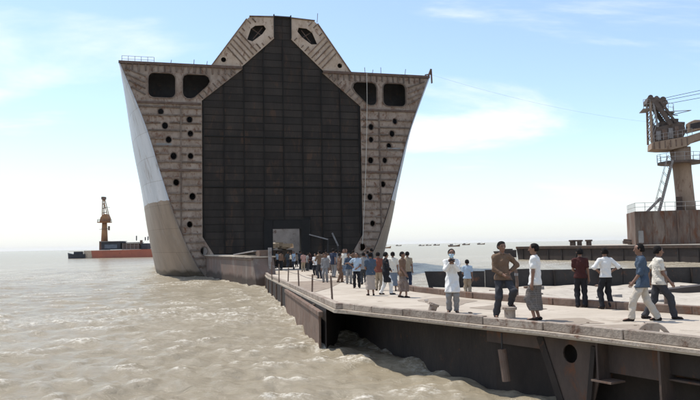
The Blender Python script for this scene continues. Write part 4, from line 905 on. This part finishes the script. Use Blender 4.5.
class SDF:
    """smooth union of tapered limbs, meshed as one surface"""
    def __init__(s, k=.03): s.p = []; s.k = k; s.cuts = []
    def cone(s, a, b, ra, rb, flat=1.0, cap=False, ax=None): s.p.append((np.array(a, float), np.array(b, float), ra, rb, flat, cap)); return s
    def ball(s, a, r, flat=1.0): return s.cone(a, (a[0], a[1], a[2]+1e-4), r, r, flat)
    def cut(s, pt, n): s.cuts.append((np.array(pt, float), np.array(n, float)/np.linalg.norm(n))); return s
    def mesh(s, name, h, fold=0.0, seed=0, extra=None):
        lo = np.min([np.minimum(a-ra*1.3, b-rb*1.3) for a, b, ra, rb, f, c in s.p], 0)-2.5*h-.02; hi = np.max([np.maximum(a+ra*1.3, b+rb*1.3) for a, b, ra, rb, f, c in s.p], 0)+2.5*h+.02
        n = np.ceil((hi-lo)/h).astype(int)+1
        G = [lo[i]+h*np.arange(n[i]) for i in range(3)]; X = np.stack(np.meshgrid(*G, indexing='ij'), -1)
        D = np.full(X.shape[:3], 9.0)
        for a, b, ra, rb, f, cap in s.p:
            m_ = max(ra, rb)*1.35+s.k*2+h*2; i0 = np.clip(((np.minimum(a, b)-m_-lo)/h).astype(int), 0, n); i1 = np.clip(((np.maximum(a, b)+m_-lo)/h).astype(int)+2, 0, n)
            S = tuple(slice(x, y) for x, y in zip(i0, i1)); Y = X[S]-a; ba = b-a; L2 = ba@ba
            t = (Y@ba)/L2; tc_ = np.clip(t, 0, 1); d = Y-tc_[..., None]*ba; d = d.copy(); d[..., 1] /= f
            dd = np.sqrt((d**2).sum(-1))-(ra+(rb-ra)*tc_)
            if cap: dd = np.maximum(dd, (t-1)*math.sqrt(L2))
            e = D[S]; hh = np.clip(.5+.5*(e-dd)/s.k, 0, 1); D[S] = e*(1-hh)+dd*hh - s.k*hh*(1-hh)
        for p, nn in s.cuts: D = np.maximum(D, (X-p)@nn)
        P, Q = surfnet(D, lo, h)
        if fold:
            ph = seed*1.7; P = P + fold*np.stack([np.sin(P[:, 2]*31+P[:, 0]*17+ph), np.sin(P[:, 2]*23+P[:, 0]*29+ph*2), np.zeros(len(P))], 1)*np.sin(P[:, 2]*9+ph+P[:, 1]*13)[:, None]
        V = P.tolist(); F = Q.tolist()
        if extra: b = len(V); V += [tuple(v) for v in extra.v]; F += [tuple(i+b for i in f) for f in extra.f]
        me = bpy.data.meshes.new(name); me.from_pydata(V, [], F); me.update(); return me
def ik(a, t, l1, l2, hint):
    a, t, hint = Vector(a), Vector(t), Vector(hint); d = t-a; L_ = min(d.length, (l1+l2)*.998); d.normalize(); t = a+d*L_
    x = (l1*l1-l2*l2+L_*L_)/(2*L_); hgt = math.sqrt(max(l1*l1-x*x, 0)); hp_ = hint-d*hint.dot(d)
    hp_ = hp_.normalized() if hp_.length > 1e-4 else d.orthogonal().normalized()
    return a+d*x+hp_*hgt, t
ARM = dict(down=((.06, .02, -.535), (.2, -.6, 0)), swingf=((.02, .20, -.48), (.1, -1, 0)), swingb=((.06, -.20, -.48), (.2, -1, 0)), hip=((.015, .03, -.335), (1, -.35, 0)),
 phone=((-.135, .30, -.03), (.5, 0, -1)), front=((-.12, .20, -.40), (.6, -.5, 0)), carry=((-.05, .32, -.22), (.5, -.4, -.6)), behind=((-.14, -.17, -.38), (1, -.3, 0)), point=((.16, .42, -.05), (.3, 0, -1)))
def person(px, py, top, face, label, shirt='white', low='black', kind='trousers', sleeve='short', hem=.86, arms=('down', 'down'), feet=None, lean=0.0, hair=True, mask=False, phone=False, shoes=True, gz=0.0, head_turn=0.0, H=None, near=True, foot_up=None):
    base = at_deck(px, py); 
    Hp = (py-top)/700*base.y
    H = H or min(max(Hp, 1.49), 1.78); s = H/1.70
    root = empty('person', base+Vector((0, 0, gz+.002)), R(face)); tag(root, label, 'person', 'people on the landing pontoon')
    h = .013 if near else .021; sd = int(px*7+py)
    h2 = .016 if near else .024
    fx = feet or ((-.10, .02), (.10, -.01))
    pel = Vector(((fx[0][0]+fx[1][0])/2, (fx[0][1]+fx[1][1])/2, .93)); 
    drop = math.hypot(fx[0][1]-fx[1][1], fx[0][0]-fx[1][0])/2; pel.z = min(.93, math.sqrt(.848**2-drop**2)+.113)
    lv = Vector((0, math.sin(lean), math.cos(lean)))
    waist = pel+lv*.14; chest = pel+lv*.36; neck = pel+lv*.54; headc = pel+lv*.68+Vector((0, .015, 0)); 
    hips = [pel+Vector((x, 0, -.03)) for x in (-.088, .088)]; sho = [pel+lv*.455+Vector((x, 0, 0)) for x in (-.168, .168)]
    kn = []; an = []
    for i in (0, 1):
        az_ = .085; 
        if foot_up and foot_up[0] == i: az_ += foot_up[1]
        k_, a_ = ik(hips[i], (fx[i][0], fx[i][1], az_), .43, .425, (0.04*(1 if i else -1), 1, 0)); kn.append(k_); an.append(a_)
    el = []; ha = []
    for i in (0, 1):
        sg = 1 if i else -1; t, hn = ARM[arms[i]] if isinstance(arms[i], str) else arms[i]
        e_, h_ = ik(sho[i], sho[i]+Vector((t[0]*sg, t[1], t[2])), .285, .25, (hn[0]*sg, hn[1], hn[2])); el.append(e_); ha.append(h_)
    S_ = lambda v: tuple(x*s for x in v)
    # body, one surface with fingers
    B = SDF(.020*s)
    B.cone(S_(pel), S_(waist), .135*s, .115*s, .75).cone(S_(waist), S_(chest), .115*s, .135*s, .72).cone(S_(chest), S_(pel+lv*.46), .135*s, .11*s, .72)
    B.cone(S_(sho[0]), S_(pel+lv*.48), .056*s, .06*s).cone(S_(sho[1]), S_(pel+lv*.48), .056*s, .06*s).cone(S_(pel+lv*.47), S_(headc-lv*.06), .056*s, .05*s)
    for i in (0, 1):
        B.cone(S_(hips[i]), S_(kn[i]), .080*s, .048*s).cone(S_(kn[i]), S_(kn[i].lerp(an[i], .35)+Vector((0, -.012, 0))), .047*s, .049*s).cone(S_(kn[i].lerp(an[i], .35)+Vector((0, -.012, 0))), S_(an[i]), .049*s, .034*s)
        B.cone(S_(an[i]+Vector((0, -.03, -.045))), S_(an[i]+Vector(((.03 if i else -.03), .13, -.055))), .036*s, .03*s)
        B.cone(S_(sho[i]), S_(el[i]), .052*s, .040*s).cone(S_(el[i]), S_(ha[i]), .040*s, .027*s)
    # head: skull, jaw, nose, ears
    tz = R(head_turn); fwd = Vector((-math.sin(tz), math.cos(tz), 0)); sid = Vector((math.cos(tz), math.sin(tz), 0))
    hc = headc
    B.cone(S_(hc+Vector((0, 0, .015))+fwd*-.012), S_(hc+fwd*.008+Vector((0, 0, .03))), .088*s, .086*s).cone(S_(hc+fwd*.03+Vector((0, 0, -.02))), S_(hc+fwd*.045+Vector((0, 0, -.075))), .066*s, .042*s)
    B.cone(S_(hc+fwd*.098+Vector((0, 0, .0))), S_(hc+fwd*.112+Vector((0, 0, -.03))), .010*s, .016*s)
    for sg in (-1, 1): B.cone(S_(hc+sid*.088*sg+Vector((0, 0, .015))), S_(hc+sid*.086*sg+Vector((0, 0, -.02))), .016*s, .012*s)
    ex = MB()
    for i in (0, 1):
        d = (ha[i]-el[i]).normalized(); sg = 1 if i else -1
        nrm = Vector((sg, .3, 0)); nrm = (nrm-d*nrm.dot(d)).normalized(); lat = d.cross(nrm).normalized()
        if lat.y < 0: lat = -lat
        inw = -nrm
        B.cone(S_(ha[i]), S_(ha[i]+d*.075), .028*s, .036*s)
        if near:
            for q in range(4):
                o_ = ha[i]+d*.085+lat*(.028-.019*q); L_ = (.072, .08, .075, .058)[q]
                ex.tube([S_(o_-d*.03), S_(o_+d*L_*.45+inw*.006), S_(o_+d*L_*.78+inw*.022), S_(o_+d*L_*.98+inw*.04)], [.0095*s, .009*s, .008*s, .006*s], 6)
            o_ = ha[i]+d*.03+lat*.026
            ex.tube([S_(o_), S_(o_+lat*.026+d*.03+inw*.008), S_(o_+lat*.028+d*.062+inw*.02)], [.012*s, .0105*s, .008*s], 6)
    body = link('body', B.mesh('body', h*s, extra=ex), CL['skin'], root, True)
    # shirt
    T = SDF(.03*s); hemz = hem*s
    T.cone(S_(pel+lv*(hem-.93 if kind != 'kurta' else 0)), S_(waist), .182*s, .150*s, .80).cone(S_(waist), S_(chest), .150*s, .158*s, .75).cone(S_(chest), S_(pel+lv*.445), .158*s, .118*s, .76).cone(S_(sho[0]), S_(pel+lv*.485), .062*s, .066*s).cone(S_(sho[1]), S_(pel+lv*.485), .062*s, .066*s)
    if kind == 'kurta':
        mid_ = (kn[0]+kn[1])/2; T.cone(S_(pel), S_((mid_.x, mid_.y, hem)), .178*s, .215*s, .75)
    for i in (0, 1):
        if sleeve == 'long': T.cone(S_(sho[i]), S_(el[i]), .067*s, .056*s).cone(S_(el[i]), S_(ha[i].lerp(el[i], .06)), .058*s, .046*s, 1, True)
        elif sleeve == 'rolled': T.cone(S_(sho[i]), S_(el[i]), .067*s, .056*s).cone(S_(el[i]), S_(el[i].lerp(ha[i], .28)), .058*s, .054*s, 1, True)
        else: T.cone(S_(sho[i]), S_(sho[i].lerp(el[i], 0.78)), .067*s, .066*s, 1, True)
    if kind != 'kurta' and hem < .87:
        for i in (0, 1): T.cone(S_(hips[i]), S_(hips[i].lerp(kn[i], .55)), .112*s, .115*s)
    T.cut((0, 0, hemz), (0, 0, -1)); T.cut(S_(pel+lv*.545), (0, lv.y, lv.z))
    link('kurta' if kind == 'kurta' else 'shirt', T.mesh('shirt', h2*s, .011 if near else .005, sd), CL[shirt], root, True)
    if near:                                                   # collar
        c_ = pel+lv*.525; MB().tube([S_(c_+Vector((.074*math.cos(a), .012+.066*math.sin(a), .012*math.sin(-a)))) for a in np.linspace(0.5*math.pi+.25, 2.5*math.pi-.25, 14)], .017*s, 6).build('collar', CL[shirt], root, True)
    # trousers or wrapped lungi
    Tr = SDF(.03*s)
    Tr.cone(S_(waist), S_(pel), .120*s, .140*s, .78, False)
    if kind == 'lungi':
        m_ = (an[0]+an[1])/2; sp = .5*(an[0]-an[1]).length
        Tr.cone(S_(pel), S_((m_.x, m_.y, .22)), .152*s, (.15+sp*.35)*s, .74)
        for i in (0, 1): Tr.cone(S_(hips[i].lerp(kn[i], .3)), S_(kn[i]), .09*s, .10*s).cone(S_(kn[i]), S_((an[i].x, an[i].y, .24)), .10*s, .10*s)
        Tr.cut((0, 0, .23*s), (0, 0, -1))
    else:
        for i in (0, 1):
            kb = kn[i]+Vector((0, .004, 0)); ab = an[i]+Vector((0, -.012, .0))
            Tr.cone(S_(hips[i]*.98+pel*.02+Vector((0, 0, -.02))), S_(kb), .092*s, .084*s).cone(S_(kb), S_(ab+Vector((0, 0, -.035))), .084*s, .070*s, 1, True)
    Tr.cut((0, 0, (waist.z+.0)*s), (0, 0, 1))
    link('lungi' if kind == 'lungi' else 'trousers', Tr.mesh('trousers', h2*s, .011 if near else .005, sd+3), CL[low], root, True)
    # hair
    if hair:
        Hh = SDF(.02*s); top_ = hc+Vector((0, 0, .035))-fwd*.016
        Hh.cone(S_(top_), S_(top_-fwd*.012-Vector((0, 0, .03))), .101*s, .098*s).cut(S_(hc+fwd*.062+Vector((0, 0, .055))), tuple((fwd*1.0-Vector((0, 0, .75))))).cut(S_(hc+Vector((0, 0, -.055))), (0, 0, -1))
        link('hair', Hh.mesh('hair', h*s, .009, sd), CL['hair'], root, True)
    if near:
        for sg in (-1, 1):
            e_ = hc+fwd*.086+sid*.034*sg+Vector((0, 0, .012)); MB().tube([S_(e_-sid*.012), S_(e_), S_(e_+sid*.012)], [.003*s, .0085*s, .003*s], 6).build('eye', CL['hair'], root, True)
            e_ += Vector((0, 0, .02)); MB().tube([S_(e_-sid*.018), S_(e_+Vector((0, 0, .004))+fwd*.004), S_(e_+sid*.018)], [.002*s, .0045*s, .002*s], 5).build('eyebrow', CL['hair'], root, True)
        if not mask:
            e_ = hc+fwd*.086+Vector((0, 0, -.062)); MB().tube([S_(e_-sid*.024-fwd*.008), S_(e_), S_(e_+sid*.024-fwd*.008)], [.002*s, .006*s, .002*s], 5).build('mouth', CL['rustc'], root, True)
    if mask:
        Mk = SDF(.02*s); Mk.cone(S_(hc+fwd*.035+Vector((0, 0, -.02))), S_(hc+fwd*.05+Vector((0, 0, -.072))), .076*s, .054*s).cone(S_(hc+fwd*.095+Vector((0, 0, -.015))), S_(hc+fwd*.10+Vector((0, 0, -.04))), .024*s, .024*s).cut(S_(hc+fwd*.02), tuple(-fwd)).cut(S_(hc+Vector((0, 0, -.005))), (0, 0, 1))
        link('face_mask', Mk.mesh('face_mask', h*s), CL['mask'], root, True)
    if shoes:
        for i in (0, 1):
            sx_ = .03 if i else -.03; Sh = SDF(.02*s)
            Sh.cone(S_(an[i]+Vector((0, -.04, -.048))), S_(an[i]+Vector((sx_, .145, -.056))), .044*s, .038*s).cut(S_((0, 0, an[i].z-.083)), (0, 0, -1)).cut(S_(an[i]+Vector((0, .05, -.018))), (0, .35, 1))
            link('shoe', Sh.mesh('shoe', h*s), CL['shoe'], root, True)
    if phone:
        c_ = (ha[0]+ha[1])/2+Vector((0, .06, .07)); MB().box(S_(c_), S_((.16, .012, .08))).build('phone', CL['phone'], root, bevel=.004)
    return root
MOORED = [  # the nine near figures
 dict(px=453, py=312.5, top=251, face=172, label='masked man in long white kurta holding up a phone', shirt='white', low='grey', kind='kurta', sleeve='long', hem=.56, arms=('phone', 'phone'), mask=True, phone=True),
 dict(px=468, py=297.5, top=261.5, face=-8, H=1.2, label='small figure in pale blue shirt and khaki trousers beside the masked man', shirt='skyblue', low='khaki', arms=('front', 'down'), feet=((-.09, .02), (.09, 0))),
 dict(px=501, py=317.5, top=244, face=186, label='man in brown shirt, hand on hip and foot raised on a bollard', shirt='tanc', low='charcoal', sleeve='long', arms=('hip', 'front'), feet=((-.22, .06), (.12, .03)), foot_up=(0, .24), head_turn=8),
 dict(px=537, py=320.5, top=246, face=62, label='man in white short sleeved shirt and grey checked lungi', shirt='white', low='lungi', kind='lungi', arms=('down', 'down'), hem=.80, feet=((-.11, .03), (.10, -.02)), head_turn=12),
 dict(px=582, py=307.5, top=252, face=-14, label='man in dark maroon shirt and black trousers with his back turned', shirt='maroon', low='black', arms=('front', 'down'), feet=((-.11, .03), (.10, -.01)), head_turn=10),
 dict(px=607, py=309, top=252, face=8, label='man in white shirt with both hands on hips, back turned', shirt='white', low='black', sleeve='rolled', arms=('hip', 'hip'), hem=.90, feet=((-.13, .02), (.13, -.03))),
 dict(px=646, py=321, top=245, face=78, label='man in long blue shirt and beige trousers striding left', shirt='blue', low='beige', sleeve='rolled', arms=('swingf', 'swingb'), hem=.74, feet=((-.06, .33), (.08, -.27)), lean=.05),
 dict(px=659, py=319, top=247, face=-98, label='man in white and grey shirt and dark trousers striding right', shirt='cream', low='charcoal', sleeve='short', arms=('swingb', 'swingf'), hem=.80, feet=((-.07, -.30), (.07, .34)), lean=.03),
]
for q in MOORED: person(**q)
MID = [
 (371, 295.5, 260, 10, 'blue', 'lungip', 'lungi', 'short', ('front', 'front'), 'back turned figure in blue top and pale wrap at the crowd edge', None),
 (378.5, 290.5, 255, -20, 'rustc', 'khaki', 'trousers', 'short', ('front', 'down'), 'figure in rust red shirt behind the one in black', None),
 (386, 294.5, 256, -75, 'black', 'white', 'kurta', 'long', ('down', 'front'), 'figure in long black tunic over white trousers', ((-.05, -.2), (.06, .22))),
 (393.5, 291, 255, 5, 'cream', 'lungib', 'lungi', 'short', ('down', 'down'), 'man in white shirt and blue checked lungi in the crowd', None),
 (402.5, 297.5, 255, -120, 'brown', 'lungir', 'lungi', 'short', ('swingb', 'swingf'), 'bareheaded man in brown shirt and checked lungi at the crowd front', ((-.06, -.14), (.07, .2))),
 (408, 289.5, 257, -15, 'khaki', 'navy', 'trousers', 'short', ('down', 'down'), 'figure in khaki shirt and navy trousers, rightmost of the crowd', None),
 (357, 288, 258.5, 175, 'skyblue', 'black', 'trousers', 'short', ('front', 'hip'), 'figure in pale blue shirt and black trousers in mid crowd', ((-.12, .0), (.12, .0))),
 (364, 284.5, 258, 10, 'grey', 'charcoal', 'trousers', 'short', ('down', 'down'), 'figure in grey shirt right behind the pale blue shirt', None),
 (349, 284, 257.5, 190, 'blue', 'grey', 'trousers', 'rolled', ('carry', 'carry'), 'figure in blue shirt and grey trousers with raised forearms', None),
 (340, 282.5, 257, -60, 'brown', 'brown', 'trousers', 'short', ('swingf', 'swingb'), 'figure all in dark brown striding across the deck', ((-.06, .18), (.07, -.18))),
 (325.5, 282.5, 257, 170, 'grey', 'grey', 'trousers', 'long', ('down', 'down'), 'figure all in pale grey standing apart on the deck', ((-.11, 0), (.11, .03))),
 (315.5, 275.5, 255, 160, 'white', 'black', 'trousers', 'short', ('down', 'front'), 'figure in white shirt and black trousers right of the doorway', None),
 (303.5, 271.5, 252.5, 20, 'pink', 'khaki', 'trousers', 'short', ('front', 'down'), 'figure in pink shirt at the right jamb of the doorway', None),
]
for x, y, t, f, sh, lo, kd, sl_, ar, lb, ft in MID: person(x, y, t, f, lb, sh, lo, kd, sl_, .5 if kd == 'kurta' else .82, ar, ft, near=True)
FAR = [(277, 268.5, 'skyblue', 'black', 'figure in pale blue at the left jamb of the doorway'), (283, 266.5, 'charcoal', 'black', 'dark clad figure in the doorway shade beside the pale blue one'), (287, 267.5, 'blue', 'navy', 'blue clad figure in the middle of the doorway'),
 (291, 266.8, 'white', 'black', 'white shirted figure in the middle of the doorway'), (297, 267, 'grey', 'black', 'grey shirted figure toward the right side of the doorway'), (307, 271, 'grey', 'charcoal', 'grey figure beside the pink shirted one'),
 (319.5, 272, 'khaki', 'brown', 'khaki figure just right of the white shirt by the doorway'), (322, 269.5, 'charcoal', 'black', 'dark figure before the bulkhead left of the ribbed panel'), (329.5, 273, 'white', 'lungir', 'white shirted figure before the ribbed panel'),
 (333, 271, 'rustc', 'black', 'rust red figure before the ribbed panel'), (344, 272.5, 'cream', 'khaki', 'cream shirted figure by the tarpaulin bundle'), (346.5, 275.5, 'charcoal', 'black', 'dark figure between the brown and blue shirted ones'), (353.5, 274, 'brown', 'black', 'brown figure by the heap of plates'),
 (368, 276, 'blue', 'grey', 'blue figure under the right edge of the hull')]
FAR += [(281, 270.5, 'brown', 'black', 'brown figure at the pontoon end left of the doorway crowd'), (294, 269.5, 'skyblue', 'charcoal', 'pale blue figure in the doorway nearest the pink shirted one'), (300, 269, 'charcoal', 'black', 'dark figure touching the right jamb of the doorway'), (311, 269.5, 'maroon', 'black', 'maroon figure right of the doorway, behind the white shirt'),
 (326, 270.5, 'brown', 'charcoal', 'brown figure behind the one all in pale grey'), (337, 273.5, 'grey', 'lungir', 'grey figure in checked lungi before the ribbed panel'), (340.5, 271, 'navy', 'black', 'navy figure behind the tarpaulin watcher'), 
 (364.5, 277.5, 'brown', 'khaki', 'brown figure in khaki trousers near the hull foot'), (372, 279.5, 'charcoal', 'black', 'dark figure behind the one in blue top and pale wrap'), (333.5, 277.5, 'navy', 'grey', 'navy figure between the grey and brown clad ones'), (320, 278.5, 'tanc', 'charcoal', 'tan figure left of the one all in pale grey'), (344.5, 279.5, 'cream', 'lungib', 'cream figure in blue checked lungi right of the brown strider')]
for i, (x, y, sh, lo, lb) in enumerate(FAR):
    person(x, y, y-20, random.uniform(0, 360), lb, sh, lo, 'lungi' if lo.startswith('lungi') else 'trousers', random.choice(('short', 'long', 'rolled')), random.uniform(.76, .9), random.choice((('down', 'down'), ('front', 'down'), ('hip', 'down'), ('down', 'front'), ('swingf', 'swingb'), ('carry', 'down'), ('behind', 'behind'))), random.choice((None, ((-.1, .12), (.1, -.1)), ((-.15, 0), (.12, .05)))), near=False, H=random.uniform(1.52, 1.80), lean=random.uniform(-.03, .12), head_turn=random.uniform(-40, 40))
# ------------------------------------------------------------------ haze
hz_ = MB().box((0, 4000, 17.0), (27000, 16000, 38.0)).build('haze', None); tag(hz_, kind='stuff')
m, t, b, n, l = new_mat('haze air'); t.nodes.remove(b); v = n('ShaderNodeVolumePrincipled'); v.inputs['Color'].default_value = (1.0, 0.985, 0.965, 1); v.inputs['Density'].default_value = 0.00005; v.inputs['Anisotropy'].default_value = 0.2
l(v.outputs[0], t.nodes['Material Output'].inputs['Volume']); hz_.data.materials.clear(); hz_.data.materials.append(m)
